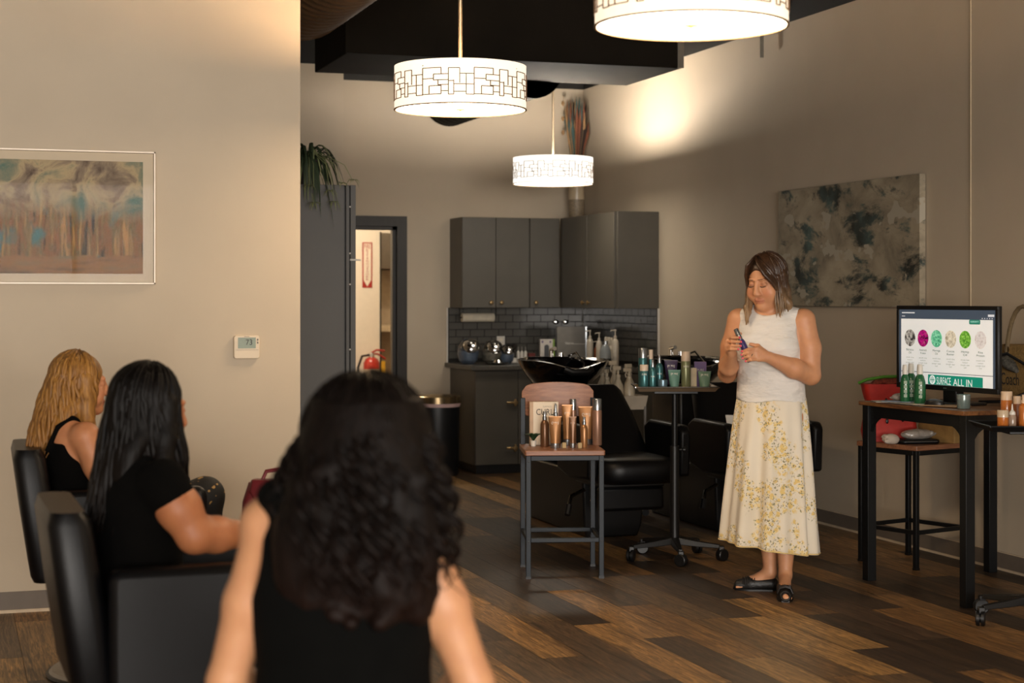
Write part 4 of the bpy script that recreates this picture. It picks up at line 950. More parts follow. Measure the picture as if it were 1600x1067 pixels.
for i in range(5): flat('tool_icon', .865+.024*i, .873+.024*i, .1, .112, emit('light', '#d5d8dc'), 3)
part('green_tab', MB().prism(rpoly(-SW+2*SW*.74, -SW+2*SW*.85, S1-SH*.185, S1-SH*.125, .006), .0015, .0022, Matrix.Rotation(R(90), 4, 'X')), emit('green', '#2c7a66', .4), scr, smooth=False)
flat('rule', .022, .972, .838, .846, emit('dark', '#3a404c', .5), 3)
def speck(n, stops, sc):
    m = mat('screen_'+n, '#888888', .4); nt, b, N = nodes(m); c = ramp(nt, noise(nt, coords(nt, (1, 1, 1)), sc, 3, .6, .8), stops)
    nt.links.new(c, b.inputs['Base Color']); nt.links.new(c, b.inputs['Emission Color']); b.inputs['Emission Strength'].default_value = EMI*.85; return m
ov = [speck('coconut', [(.38, '#2c2a2c'), (.48, '#8a857e'), (.6, '#c9c6c0'), (.7, '#7d8a63')], 45), speck('amaranth', [(.38, '#25121c'), (.46, '#a3106c'), (.6, '#d4148c'), (.66, '#93a05a')], 60), speck('moringa', [(.35, '#2f8a66'), (.5, '#6fd0a0'), (.65, '#a8e6c6')], 90),
      speck('cocoa', [(.35, '#a59a82'), (.5, '#d6cdb6'), (.65, '#e6dfcc')], 50), speck('hemp', [(.35, '#2d6a1e'), (.5, '#6db33a'), (.65, '#a8d86a')], 90), speck('rice', [(.35, '#c9bfba'), (.5, '#ddd6d2'), (.65, '#e4dfda')], 60)]
for i, (fx, st) in enumerate(zip((.12, .262, .405, .552, .70, .853), ['Babassu\nOil', 'Amaranth\nProtein', 'Moringa\nOil', 'Cocoa\nButter', 'Hemp\nOil', 'Rice\nProtein'])):
    x = -SW + 2*SW*fx; z = S1 - SH*.385
    part('round_photo', MB().lathe([(.0425, .0015), (.0425, .0023)], 28, M=Matrix.Translation((x, 0, z)) @ Matrix.Rotation(R(90), 4, 'X')), ov[i], scr, smooth=False)
    text('caption', st, .058, .026, (x, -.0024, S1-SH*.565), FRONT, emit('ink', '#31554b', .2), scr)
    text('paragraph', 'smooth shine\nmoisture\nstrength repair\nhold', .07, .046, (x, -.0024, S1-SH*.70), FRONT, emit('greytext', '#8b908e', .3), scr)
part('banner', MB().prism(rpoly(-SW+2*SW*.315, -SW+2*SW*.875, S0-.0+.0005, S1-SH*.868, .004), .0015, .0022, Matrix.Rotation(R(90), 4, 'X')), emit('bannergreen', '#17806a', .45), scr, smooth=False)
wh_ = emit('white', '#eef2ee')
lx = -SW+2*SW*.362
part('round_logo', MB().lathe([(.0225, .0022), (.0225, .0027)], 24, M=Matrix.Translation((lx, 0, S0+.0235)) @ Matrix.Rotation(R(90), 4, 'X')), wh_, scr, smooth=False)
part('logo_lines', MB().box(lx-.002, lx+.002, -.0031, -.0027, S0+.006, S0+.042).box(lx-.018, lx+.018, -.0031, -.0027, S0+.022, S0+.0255).box(lx-.012, lx-.009, -.0031, -.0027, S0+.012, S0+.037).box(lx+.009, lx+.012, -.0031, -.0027, S0+.012, S0+.037), emit('bannergreen', '#17806a', .45), scr, smooth=False)
text('banner_print', 'SURFACE', .108, .036, (-SW+2*SW*.481, -.0028, S0+.021), FRONT, wh_, scr)
text('banner_print', 'ALL IN', .14, .034, (-SW+2*SW*.675, -.0028, S0+.0185), FRONT, wh_, scr)
text('tab_text', 'INGREDIENTS', .06, .008, (-SW+2*SW*.795, -.0028, S1-SH*.15), FRONT, emit('greentext', '#9ccabb', .7), scr)
# things on the table
green = mat('bottle_green', '#1d5a34', .25, coat=.3, var=.06)
for i, (x, y, h, kd) in enumerate(((4.494, 7.385, .19, 'oval'), (4.543, 7.408, .195, 'oval'), (4.52, 7.29, .195, 'oval'))):
    o = bottle('shampoo_bottle', ['slimmest green bottle with a white cap left of the other two', 'green bottle half hidden behind the front green bottle', 'front green bottle with a white cap before the monitor'][i], 'bottle', (x, y, .9115), kd, h, .047 if i == 0 else .056, green, M_white, 'green bottles on the high table', rz=R(-35))
    for k in range(4): part('label_line', MB().box(-.004 + (0 if i != 1 else -.012), .012, -.0225 if i == 0 else -.0232, -.0165, .03+.022*k, .045+.022*k), mat('label_pale', '#9fb09a', .6), o, smooth=False)
bottle('product_jar', 'squat grey-teal jar at the near corner of the high table', 'jar', (4.535, 6.935, .9115), 'jar', .066, .062, mat('jar_teal', '#71827e', .2, .2, coat=.4), mat('jar_lid', '#8a9693', .2, .4), None)
for i, (x, y, a, sx, sy, c, lb) in enumerate([(4.55, 7.56, 12, .2, .15, '#a9aa8d', 'green-grey flyer under the other papers on the high table'), (4.50, 7.50, -20, .2, .14, '#cfc6b8', 'white leaflet lying askew on the high table'), (4.50, 7.30, 5, .15, .2, '#cfc4b2', 'cream sheet of paper under the green bottles'), (4.53, 7.08, 25, .13, .2, '#a5825c', 'tan paper sheet in front of the monitor'), (4.49, 7.43, 40, .1, .15, '#8b93a0', 'blue-grey leaflet beside the green bottles')]):
    o = tag(part('paper_sheet', MB().box(-sx/2, sx/2, -sy/2, sy/2, 0, .0012+.0004*i), mat('paper_'+c[1:], c, .7, var=.25, scale=25)), lb, 'paper', 'loose papers on the high table'); o.location = (x, y, .9105 + .0016*i); o.rotation_euler.z = R(a)
def crumple(name, label, cat, c, r, m, amp=.35, seed=1):
    G = Field((c[0]-r[0]*1.6, c[1]-r[1]*1.6, c[2]-r[2]*.2), (c[0]+r[0]*1.6, c[1]+r[1]*1.6, c[2]+r[2]*2.4), min(r)/7)
    q = random.Random(seed); G.ell((c[0], c[1], c[2]+r[2]*.8), r, .005)
    for i in range(14): G.ell((c[0]+q.uniform(-1, 1)*r[0]*.8, c[1]+q.uniform(-1, 1)*r[1]*.8, c[2]+r[2]*q.uniform(.3, 1.5)), (r[0]*q.uniform(.1, .5), r[1]*q.uniform(.1, .5), r[2]*q.uniform(.1, .5)), .002)
    G.cut(lambda X, Y, Zz: c[2] - Zz + 0*X + 0*Y)
    return tag(link(name, G.mesh(name, 0), m), label, cat)
crumple('crumpled_wrapper', 'crumpled pale wrapper on the papers left of the green bottles', 'wrapper', (4.525, 7.485, .919), (.04, .04, .02), mat('wrapper_film', '#a79c90', .3, var=.5, scale=40), seed=3)
o = thing('computer_mouse', 'flat black mouse lying before the monitor stand', 'mouse', (4.52, 7.16, .9135), R(-60)); part('shell', MB().lathe([(.05, 0), (.052, .008), (.045, .022), (.02, .03), (.001, .031)], 20, sy=.6), M_black, o); part('wheel', MB().cbox((.02, 0, .029), (.014, .006, .006)), M_base, o)
o = thing('straw_tote', 'straw tote bag with rope handles standing against the right wall behind the monitor', 'bag', (5.07, 7.10, .9105), R(-90))
M_straw = mat('woven_straw', '#a3804a', .8, var=.3, scale=120, bump=.4)
rg = []
for t in range(9):
    z = .29*t/8; a, b = .25 + .015*math.sin(t/8*PI), .05 + .025*math.sin((.2 + t/8*.7)*PI)
    rg.append([Vector((x, y, z)) for x, y in rpoly(-a, a, -b, b, .04)])
part('body', MB().rings(rg), M_straw, o)
M_rope = mat('rope_brown', '#6d5b3f', .8, var=.2, scale=60)
for y in (-.075, .06): part('handle', MB().tube([(-.16 + .12*(1-math.cos(PI*t/12)), y + .01*math.sin(PI*t/12), .24 + .24*math.sin(PI*t/12)) for t in range(13)], .011, 8), M_rope, o)
for x in (-.16, .08): part('grommet', MB().lathe([(.016, .07), (.022, .078), (.012, .08)], 16, M=Matrix.Translation((x, 0, .265)) @ Matrix.Rotation(R(90), 4, 'X')), M_brass, o)
text('print', 'Coach', .15, .06, (-.13, -.0775, .12), FRONT, M_ink, o)
part('scarf', MB().tube([(-.24, -.085, .2), (-.17, -.095, .22), (-.1, -.095, .19), (-.05, -.09, .16)], [.02, .03, .03, .01], 10), mat('patterned_scarf', '#57534a', .7, var=.6, scale=70), o)
tag(part('power_cable', MB().tube([(4.75, 7.25, 1.1), (4.9, 7.12, 1.16), (4.98, 7.0, 1.08), (4.93, 6.98, .98), (4.85, 7.08, .93), (4.8, 7.2, .922), (4.9, 7.35, .92)], .008, 8), M_black), 'black power cable looping behind the right side of the monitor', 'cable')
# things on the backless stool
o = thing('watermelon_tote', 'red tote bag with black seed spots and a green handle on the backless stool', 'bag', (4.872, 8.17, .6545), R(-18))
M_melon = mat('melon_red', '#b3261c', .6, var=.12, bump=.3, bscale=12)
rg = []
for t in range(7):
    z = .31*t/6; a = .135 + .012*math.sin(t*1.3); b = .06 + .012*math.cos(t); rg.append([Vector((x, y, z)) for x, y in rpoly(-a, a, -b, b, .03)])
part('body', MB().rings(rg), M_melon, o)
for x, z in ((-.03, .22), (.03, .215), (-.025, .11), (.06, .12), (-.08, .17), (.085, .24)): part('seed_spot', MB().lathe([(.012, 0), (.009, .003), (.001, .004)], 10, M=Matrix.Translation((x, -.069, z)) @ Matrix.Rotation(R(90), 4, 'X'), sx=.7, sy=1.2), M_black, o)
part('handle', MB().tube([(-.17, -.03, .315), (-.13, -.05, .335), (-.04, -.06, .35), (.06, -.06, .352), (.13, -.05, .335)], .02, 10, flat=.45), mat('melon_green', '#4f8a2c', .6), o)
part('shredded_filler', MB().tube([(-.09, -.02, .3), (-.05, -.03, .335), (.0, -.02, .32), (.05, -.03, .338), (.1, 0, .31)], .022, 8), mat('red_filler', '#7d3522', .8, var=.5, scale=70), o)
crumple('crumpled_tissue', 'crumpled white tissue on the backless stool', 'tissue', (4.775, 7.985, .6545), (.045, .04, .03), mat('tissue_white', '#c9b9a8', .8, var=.05), seed=5)
crumple('plastic_pouch', 'clear crinkled plastic pouch of packets on the backless stool', 'pouch', (4.93, 7.975, .678), (.1, .05, .03), mat('clear_pouch', '#9b938a', .15, var=.35, scale=30, coat=.5), seed=9)
o = thing('black_pouch', 'flat black pouch under the clear plastic pouch', 'pouch', (4.935, 7.975, .6545), R(-10)); part('body', MB().prism(rpoly(-.12, .1, -.07, .07, .03), 0, .023), M_leather, o, bevel=.008); part('zip', MB().tube([(-.1, -.071, .014), (.08, -.071, .014)], .002, 6), M_silver, o)
o = thing('paper_bag', 'creased tan paper bag at the back of the backless stool', 'bag', (5.115, 8.02, .6545), R(-72))
part('body', MB().rings([[Vector((x, y, z)) for x, y in rpoly(-.12*k, .12*k, -.05*k2, .05*k2, .01)] for z, k, k2 in ((0, 1, 1), (.08, 1.05, 1.2), (.16, .98, .9), (.2, .9, .5))]), mat('kraft_paper', '#8a6a3a', .8, var=.2, bump=.3, bscale=9), o); part('fold', MB().box(-.108, .108, -.006, .006, .198, .212), mat('kraft_paper', '#8a6a3a', .8), o)

# ------------------------------------------------------------------ shampoo units
def shampoo_unit(loc, label):
    o = thing('shampoo_unit', label, 'shampoo chair', loc, 0, 'black shampoo chairs with basins')
    mb = MB(); mb.rings([[Vector(p) for p in ((-.17+d, .22+d, z), (.2-d, .22+d, z), (.2-d, 1.3-d, z), (-.17+d, 1.3-d, z))] for z, d in ((0, .02), (.08, .0), (.38, -.02), (.4, -.02))])
    part('base', mb, M_black, o, bevel=.012)
    part('pedestal', MB().box(-.15, .17, .82, 1.28, .4, .86), M_black, o, bevel=.02)
    n = 20; rg = []
    for z, k in ((.37, .93), (.40, 1), (.46, 1.02), (.50, .97), (.512, .8)):
        rg.append([Vector((x*k, y*(k if y < 0 else 1), z)) for x, y in rpoly(-.245, .245, -.3, .27, .13, 6)])
    part('seat', MB().rings(rg), M_leather, o, ang=60)
    part('seat_frame', MB().box(-.2, .2, -.12, .3, .335, .37), M_black, o, bevel=.01)
    rg = []
    for t, ww in ((0, .23), (.15, .24), (.6, .22), (.92, .19), (1, .165)):
        y = .22 + .34*t; z = .47 + .40*t; rg.append([Vector((x, y + v*.75, z + v*-.65)) for x, v in rpoly(-ww, ww, -.055, .055, .05, 4)])
    part('backrest', MB().rings(rg), M_leather, o, bevel=.01, ang=60)
    for sx in (-1, 1):
        a = part('armrest', MB().prism([(-.22, .40), (-.235, .66), (-.20, .695), (.25, .70), (.33, .66), (.30, .42), (.1, .38)], -.032, .032, Matrix.Translation((sx*.285, 0, 0)) @ Matrix(((0, 0, 1, 0), (1, 0, 0, 0), (0, 1, 0, 0), (0, 0, 0, 1)))), M_leather, o, bevel=.016)
    part('leg_rest', MB().box(-.2, .2, -.12, -.04, .2, .34), M_leather, o, bevel=.02)
    lv = part('lever', MB().tube([(-.2, .15, .3), (-.3, .1, .27), (-.33, .06, .22)], .012, 8), M_chrome, o); part('lever_grip', MB().tube([(-.325, .066, .225), (-.345, .04, .17)], .018, 8), M_black, lv)
    # basin: asymmetric bowl with dipped neck side
    nb = 40; rg = []
    def ring(rx, ry, z, dip, yo=0):
        out = []
        for j in range(nb):
            a = 2*PI*j/nb; c, s_ = math.cos(a), math.sin(a)
            f = max(0, -s_)**6                                     # neck side faces the seat
            zz = z - dip*f + .035*dip*10*max(0, s_)*.1
            out.append(Vector((rx*c, 1.06 + yo + ry*s_*(1 - .12*f), zz)))
        return out
    rg = [ring(.11, .12, .80, 0, .06), ring(.17, .19, .86, 0, .05), ring(.25, .27, .95, .01), ring(.285, .31, 1.015, .045), ring(.292, .318, 1.035, .05), ring(.28, .305, 1.04, .05), ring(.25, .275, 1.0, .03), ring(.19, .21, .92, 0, .03), ring(.09, .1, .87, 0, .05)]
    bn = part('basin', MB().rings(rg), M_gloss, o, ang=80)
    part('deck', MB().prism(rpoly(-.16, .16, 1.30, 1.40, .03), .95, 1.045), M_gloss, bn, bevel=.012)
    part('neck_pad', MB().tube([(-.09, .775, .985), (-.05, .755, .965), (.05, .755, .965), (.09, .775, .985)], .022, 10), M_black, bn)
    part('faucet', MB().tube([(.02, 1.34, 1.04), (.02, 1.34, 1.09), (.02, 1.27, 1.1)], .014, 10), M_chrome, bn)
    part('mixer_knob', MB().lathe([(.02, 1.04), (.02, 1.07), (.001, 1.075)], 14, c=(.09, 1.34, 0)), M_chrome, bn)
    hp = [(.14, 1.34, 1.05), (.18, 1.3, 1.07), (.2, 1.2, 1.0), (.16, 1.1, .945)]
    part('spray_hose', MB().tube(hp, .008, 8), M_chrome, bn); part('spray_head', MB().tube([(.16, 1.1, .945), (.12, 1.02, .95), (.1, .98, .96)], [.01, .016, .02], 10), M_black, bn)
    return o
shampoo_unit((3.76, 9.25, 0), 'black shampoo chair and basin unit behind the product stool')
shampoo_unit((4.62, 9.25, 0), 'black shampoo chair and basin unit half hidden by the standing woman')
o = thing('cardboard_box', 'open brown cardboard box on the seat of the right shampoo chair', 'box', (4.53, 9.30, .513), R(-8))
M_cardb = mat('cardboard', '#6e4d31', .8, var=.1)
part('carton', MB().box(-.14, .14, -.1, .1, 0, .006).box(-.14, .14, -.1, -.095, 0, .15).box(-.14, .14, .095, .1, 0, .15).box(-.14, -.135, -.1, .1, 0, .15).box(.135, .14, -.1, .1, 0, .15), M_cardb, o, smooth=False)
part('flap', MB().box(-.14, .14, .1, .19, .149, .153), M_cardb, o)
part('print_mark', MB().box(-.02, .0, -.1015, -.1, .12, .138).box(.01, .03, -.1015, -.1, .12, .138), M_black, o)
o = thing('folded_papers', 'white folded paper sticking out of the cardboard box', 'paper', (4.53, 9.30, .52)); part('sheet', MB().prism([(-.09, 0), (-.07, .12), (-.09, .15), (-.1, .21), (.1, .2), (.1, 0)], -.002, .002, Matrix.Rotation(R(90), 4, 'X')), M_white, o); part('sheet', MB().prism([(-.05, 0), (-.06, .17), (.09, .16), (.09, 0)], -.016, -.012, Matrix.Rotation(R(90), 4, 'X')), M_paper, o)
# trolley between the units
o = thing('white_trolley', 'small white trolley holding spray bottles between the shampoo chairs', 'trolley', (4.20, 10.5, 0))
for z in (.22, .70): part('basket', MB().rings([[Vector(p) for p in ((-.15, -.15, z), (.15, -.15, z), (.15, .15, z), (-.15, .15, z))], [Vector(p) for p in ((-.165, -.165, z+.09), (.165, -.165, z+.09), (.165, .165, z+.09), (-.165, .165, z+.09))], [Vector(p) for p in ((-.155, -.155, z+.09), (.155, -.155, z+.09), (.155, .155, z+.09), (-.155, .155, z+.09))], [Vector(p) for p in ((-.142, -.142, z+.006), (.142, -.142, z+.006), (.142, .142, z+.006), (-.142, .142, z+.006))]]), mat('trolley_white', '#b9ac9a', .5), o, smooth=False)
for sx in (-1, 1):
    for sy in (-1, 1): part('post', MB().tube([(sx*.15, sy*.15, .05), (sx*.15, sy*.15, .72)], .01, 8), mat('post_grey', '#77706a', .5), o); part('wheel', MB().lathe([(.025, -.01), (.025, .01)], 14, M=Matrix.Translation((sx*.15, sy*.15, .025)) @ Matrix.Rotation(R(90), 4, 'X')), M_black, o)
frost = mat('frosted_bottle', '#c3b69f', .35, var=.05)
for i, (x, y, h) in enumerate(((4.105, 10.41, .24), (4.183, 10.41, .26), (4.262, 10.41, .245), (4.125, 10.54, .27), (4.215, 10.56, .29), (4.30, 10.5, .27))):
    bottle('spray_bottle', ['leftmost frosted', 'second frosted', 'third frosted', 'rear left frosted', 'tallest frosted', 'rightmost frosted'][i] + ' spray bottle in the white trolley', 'bottle', (x, y, .7065), 'trigger', h + .02, .075, frost, frost, 'frosted spray bottles', rz=rnd.uniform(-1, 1))

# ------------------------------------------------------------------ salon chairs
def salon_chair(loc, rz, label, lift=0):
    o = thing('salon_chair', label, 'chair', loc, rz, 'black salon chairs')
    part('seat', MB().rings([[Vector((x*k, y*k - .02, z)) for x, y in rpoly(-.215, .215, -.25, .27, .05, 4)] for z, k in ((.36, .97), (.38, 1), (.47, 1), (.495, .95), (.50, .8))]), M_leather, o, ang=50)
    rg = []
    for t, ww, th in ((0, .27, .05), (.05, .28, .058), (.5, .285, .06), (.93, .28, .058), (1, .265, .045)):
        rg.append([Vector((x, .30 + .07*t + v, .355 + .485*t)) for x, v in rpoly(-ww, ww, -th, th, .042, 4)])
    part('backrest', MB().rings(rg), M_leather, o, ang=50)
    for sx in (-1, 1):
        part('arm_panel', MB().prism(rpoly(-.27, .27, .36, .69, .035, 4), -.042, .042, Matrix.Translation((sx*.262, 0, 0)) @ Matrix(((0, 0, 1, 0), (1, 0, 0, 0), (0, 1, 0, 0), (0, 0, 0, 1)))), M_leather, o, bevel=.022)
    part('seat_plate', MB().box(-.16, .16, -.16, .16, .33, .36), M_black, o, bevel=.005)
    part('piston', MB().lathe([(.042, .03), (.042, .2), (.032, .2), (.032, .335 + lift)], 22), M_chrome, o)
    for c_ in o.children:
        if c_.name.split('.')[0] in ('seat', 'backrest', 'arm_panel', 'seat_plate'): c_.location.z = lift
    bs_ = part('base_disc', MB().lathe([(.29, 0), (.295, .01), (.28, .025), (.07, .045), (.045, .06)], 40), mat('brushed_steel', '#8f8a84', .3, .9), o)
    part('rubber_ring', MB().lathe([(.297, 0), (.301, .006), (.297, .014), (.285, .016)], 40), M_black, bs_)
    part('foot_pedal', MB().tube([(.04, .0, .1), (.2, .1, .12), (.27, .14, .1)], .01, 8), M_chrome, o)
    part('foot_rest', MB().tube([(-.16, -.2, .34), (-.16, -.36, .17), (.16, -.36, .17), (.16, -.2, .34)], .012, 8), M_chrome, o)
    return o
salon_chair((.66, 4.80, 0), R(90+1), 'black leather salon chair under the dark-haired woman in black', .035)
salon_chair((.65, 6.66, 0), R(90-1), 'black leather salon chair under the blonde woman by the wall', .04)

# ------------------------------------------------------------------ people
def skin_mat(name, rough=.5):
    m = bpy.data.materials.new(name); m.use_nodes = True; nt = m.node_tree; b = nt.nodes['Principled BSDF']
    at = nt.nodes.new('ShaderNodeAttribute'); at.attribute_name = 'tint'
    n = noise(nt, coords(nt), 35, 4)
    c = mixc(nt, .22, at.outputs['Color'], ramp(nt, n, [(.35, '#a8674a'), (.65, '#dcae8a')]), 'SOFT_LIGHT')
    nt.links.new(c, b.inputs['Base Color']); b.inputs['Roughness'].default_value = rough
    b.inputs['Subsurface Weight'].default_value = .12; b.inputs['Subsurface Radius'].default_value = (.012, .005, .003); b.inputs['Subsurface Scale'].default_value = 1
    return m
M_skin = skin_mat('skin')
def hair_mat(name, dark, light, tip=None, z0=0, z1=1, rough=.38, spec=.5):
    m = mat(name, dark, rough, spec=spec); nt, b, N = nodes(m)
    s = noise(nt, coords(nt, (90, 90, 3)), 1, 4, .6)
    c = ramp(nt, s, [(.3, dark), (.7, light)])
    if tip:
        sep = nt.nodes.new('ShaderNodeSeparateXYZ'); nt.links.new(coords(nt), sep.inputs[0])
        mr = nt.nodes.new('ShaderNodeMapRange'); mr.inputs[1].default_value = z1; mr.inputs[2].default_value = z0
        nt.links.new(sep.outputs[2], mr.inputs[0])
        mm = _n(nt, 'ShaderNodeMath', operation='MULTIPLY'); nt.links.new(mr.outputs[0], mm.inputs[0])
        rr = ramp(nt, s, [(.3, (.55, .55, .55, 1)), (.7, (1, 1, 1, 1))]); nt.links.new(rr, mm.inputs[1])
        c = mixc(nt, mm.outputs[0], c, tip)
    nt.links.new(c, b.inputs['Base Color'])
    bp = _n(nt, 'ShaderNodeBump'); bp.inputs['Strength'].default_value = .5; bp.inputs['Distance'].default_value = .006
    nt.links.new(s, bp.inputs['Height']); nt.links.new(bp.outputs[0], b.inputs['Normal'])
    return m
def head(G0, M, hs=1.0):
    class _H:
        def ell(self, c, r, k=.01, op='u', M=None): G0.ell(tuple(v*hs for v in c), tuple(v*hs for v in r), k, op, M=M)
        def cone(self, a, b, ra, rb, k): G0.cone(a, b, ra*hs, rb*hs, k)
    G = _H()
    G.ell((0, .018, .032), (.074, .092, .084), .02, M=M)
    G.ell((0, -.025, -.03), (.068, .066, .088), .03, M=M)
    G.ell((0, -.05, -.098), (.036, .036, .028), .03, M=M)
    for s in (-1, 1):
        G.ell((s*.041, -.060, -.045), (.03, .027, .036), .02, M=M)
        G.ell((s*.03, -.098, .004), (.019, .016, .011), .014, 's', M=M)
        G.ell((s*.03, -.079, .001), (.0155, .0125, .0115), .004, M=M)
        G.ell((s*.025, -.082, .026), (.017, .010, .007), .014, M=M)
        G.ell((s*.0115, -.1, -.038), (.0085, .011, .008), .008, M=M)
        G.ell((s*.075, .012, -.012), (.011, .02, .03), .008, M=M)
    a, b = M @ (Vector((0, -.086, .016))*hs), M @ (Vector((0, -.107, -.033))*hs)
    G.cone(a, b, .0085, .0125, .012)
    G.ell((0, -.088, -.066), (.023, .011, .0065), .006, M=M)
    G.ell((0, -.086, -.0765), (.02, .011, .007), .006, M=M)
    G.ell((0, -.075, -.103), (.021, .017, .016), .02, M=M)
def tint_fn(base, M=None, extra=None, hs=1.0):
    base = np.array(lin(base)[:3])
    def f(V):
        c = np.repeat(base[None, :], len(V), 0)
        if M is not None:
            q = (np.c_[V, np.ones(len(V))] @ np.array(M.inverted()).T)[:, :3]/hs
            def blend(mask, col): 
                c[:] = c*(1-mask[:, None]) + np.array(lin(col)[:3])*mask[:, None]
            lip = np.clip(1.35 - np.sqrt((q[:, 0]/.023)**2 + ((q[:, 2]+.0715)/.0125)**2), 0, 1)*(q[:, 1] < -.06); blend(np.clip(lip*2.2, 0, .45), '#b0685a')
            mouth = np.clip(1.3 - np.sqrt((q[:, 0]/.022)**2 + ((q[:, 2]+.0715)/.0022)**2), 0, 1)*(q[:, 1] < -.06); blend(np.clip(mouth*2, 0, .6), '#8a4a3e')
            for s in (-1, 1):
                ck = np.exp(-(((q[:, 0]-s*.042)/.02)**2 + ((q[:, 2]+.035)/.02)**2))*(q[:, 1] < -.03); blend(ck*.3, '#c4705a')
                lid = np.exp(-(((q[:, 0]-s*.03)/.014)**2 + ((q[:, 2]-.004)/.008)**2))*(q[:, 1] < -.05); blend(lid*.6, '#7a4a3a')
        if extra: extra(V, c)
        return c
    return f
def finger(G, pts, r0=.0088, r1=.0068, k=.004):
    n = len(pts); G.chain(pts, [r0 + (r1-r0)*i/(n-1) for i in range(n)], k)
def locks(M, n, phi, zend, e0=(15, 80), wave=.006, freq=9, r0=.007, spread=.02, curl=0, seed=1, npts=9, er=(.078, .096, .088), ec=(0, .018, .034), sides=5, drape=None):
    q = random.Random(seed); mb = MB()
    for i in range(n):
        ph = R(phi(q)); e = R(q.uniform(*e0)); k = q.uniform(1.04, 1.12); A = []
        for j in range(6):
            ee = e*(1 - j/5)
            A.append(M @ Vector((ec[0] + er[0]*k*math.cos(ee)*math.sin(ph), ec[1] - er[1]*k*math.cos(ee)*math.cos(ph), ec[2] + er[2]*k*math.sin(ee))))
        P = A[-1]; out = (M.to_3x3() @ Vector((math.sin(ph), -math.cos(ph), 0))); out.z = 0
        out = out.normalized(); tan = Vector((-out.y, out.x, 0)); ze = zend(ph, q); sp = q.uniform(-.2, 1)*spread; ph0 = q.uniform(0, 6.28); wv = wave*q.uniform(.5, 1.3)
        B = []
        L = P.z - ze
        for j in range(1, npts+1):
            t = j/npts; p = P + out*(sp*t) + Vector((0, 0, -L*t))
            if drape: p = drape(p, t)
            if curl:
                an = ph0 + t*L*freq*10; p = p + (out*math.cos(an) + tan*math.sin(an))*curl*min(1, t*3 + .4)
            else: p = p + tan*wv*math.sin(ph0 + t*freq) + out*wv*.7*math.cos(ph0 + t*freq*1.1)
            B.append(p)
        pts = A + B; m = len(pts)
        rad = [r0*(.5 + .5*min(1, j/4))*(1 if j < m*.75 else max(.12, (m-1-j)/(m*.25))) for j in range(m)]
        mb.tube(pts, rad, sides)
    return mb
def tube_nails(name, pts, m, parent, r=(.0055, .003, .006)):
    for p in pts:
        mb = MB(); mb.lathe([(.001, -1), (.7, -.6), (1, 0), (.7, .6), (.001, 1)], 8); 
        mb.v = [(p[0]+v[2]*r[0], p[1]+v[1]*r[1], p[2]+v[0]*r[2]) for v in mb.v]; part(name, mb, m, parent)

# ---- standing presenter
P = thing('person', 'woman in a white sleeveless top and yellow floral skirt holding a purple bottle', 'person', (3.80, 7.47, 0), R(-42))
HM = Matrix.Translation((-.012, -.035, 1.520)) @ Matrix.Rotation(R(-14), 4, 'Z') @ Matrix.Rotation(R(17), 4, 'X')
TORSO = [(.80, 0, .01, .168, .125), (.95, 0, .005, .160, .122), (1.05, 0, 0, .152, .118), (1.15, 0, -.008, .153, .122), (1.22, 0, -.01, .156, .122), (1.30, 0, 0, .160, .098), (1.355, 0, .01, .125, .075), (1.40, 0, .012, .07, .058)]
G = Field((-.33, -.36, 0), (.33, .2, 1.68), .0042)
G.stack(TORSO, .02)
for s in (-1, 1): G.ell((s*.072, -.075, 1.195), (.066, .058, .066), .03); G.ell((s*.155, .005, 1.325), (.055, .052, .05), .03)
G.chain([(0, .012, 1.36), (0, -.005, 1.43), (-.004, -.018, 1.48)], [.064, .053, .052], .03)
HS = 1.08
head(G, HM, HS)
G.ell((0, -.05, 1.435), (.045, .045, .03), .03)                                   # soft under-chin
# arms
G.chain([(-.163, .005, 1.325), (-.195, .0, 1.19), (-.216, -.005, 1.06)], [.052, .053, .045], .02)
G.chain([(-.216, -.005, 1.06), (-.185, -.09, 1.10), (-.137, -.203, 1.165)], [.044, .046, .026], .015)
G.chain([(.163, .005, 1.325), (.19, .0, 1.19), (.202, -.015, 1.06)], [.054, .056, .047], .02)
G.chain([(.202, -.015, 1.06), (.145, -.11, 1.095), (.052, -.213, 1.148)], [.046, .048, .027], .015)
# right hand
RK = [(-.136, -.252, 1.240), (-.142, -.258, 1.221), (-.145, -.257, 1.202), (-.142, -.252, 1.184)]
for k, kn in enumerate(RK): G.cone((-.137, -.205, 1.168), kn, .019, .0115, .01)
RT = [(-.071, -.292, 1.244), (-.064, -.294, 1.224), (-.066, -.293, 1.205), (-.078, -.290, 1.189)]
for kn, tp in zip(RK, RT):
    md = (kn[0]*.55 + tp[0]*.45 - .002, -.289, (kn[2]+tp[2])/2 + .002); finger(G, [kn, md, tp])
finger(G, [(-.128, -.215, 1.205), (-.105, -.235, 1.243), (-.082, -.243, 1.262)], .0115, .0085, .008)
# left hand
LK = [(.006, -.262, 1.193), (.002, -.269, 1.175), (.004, -.268, 1.157), (.012, -.262, 1.141)]
for kn in LK: G.cone((.05, -.215, 1.15), kn, .02, .0115, .01)
LT = [(-.058, -.289, 1.180), (-.060, -.290, 1.163), (-.055, -.288, 1.147), (-.042, -.283, 1.133)]
for kn, tp in zip(LK, LT): finger(G, [kn, (kn[0]*.5 + tp[0]*.5, -.296, (kn[2]+tp[2])/2 + .003), tp])
finger(G, [(.035, -.225, 1.175), (.004, -.244, 1.204), (-.03, -.252, 1.212)], .012, .0085, .008)
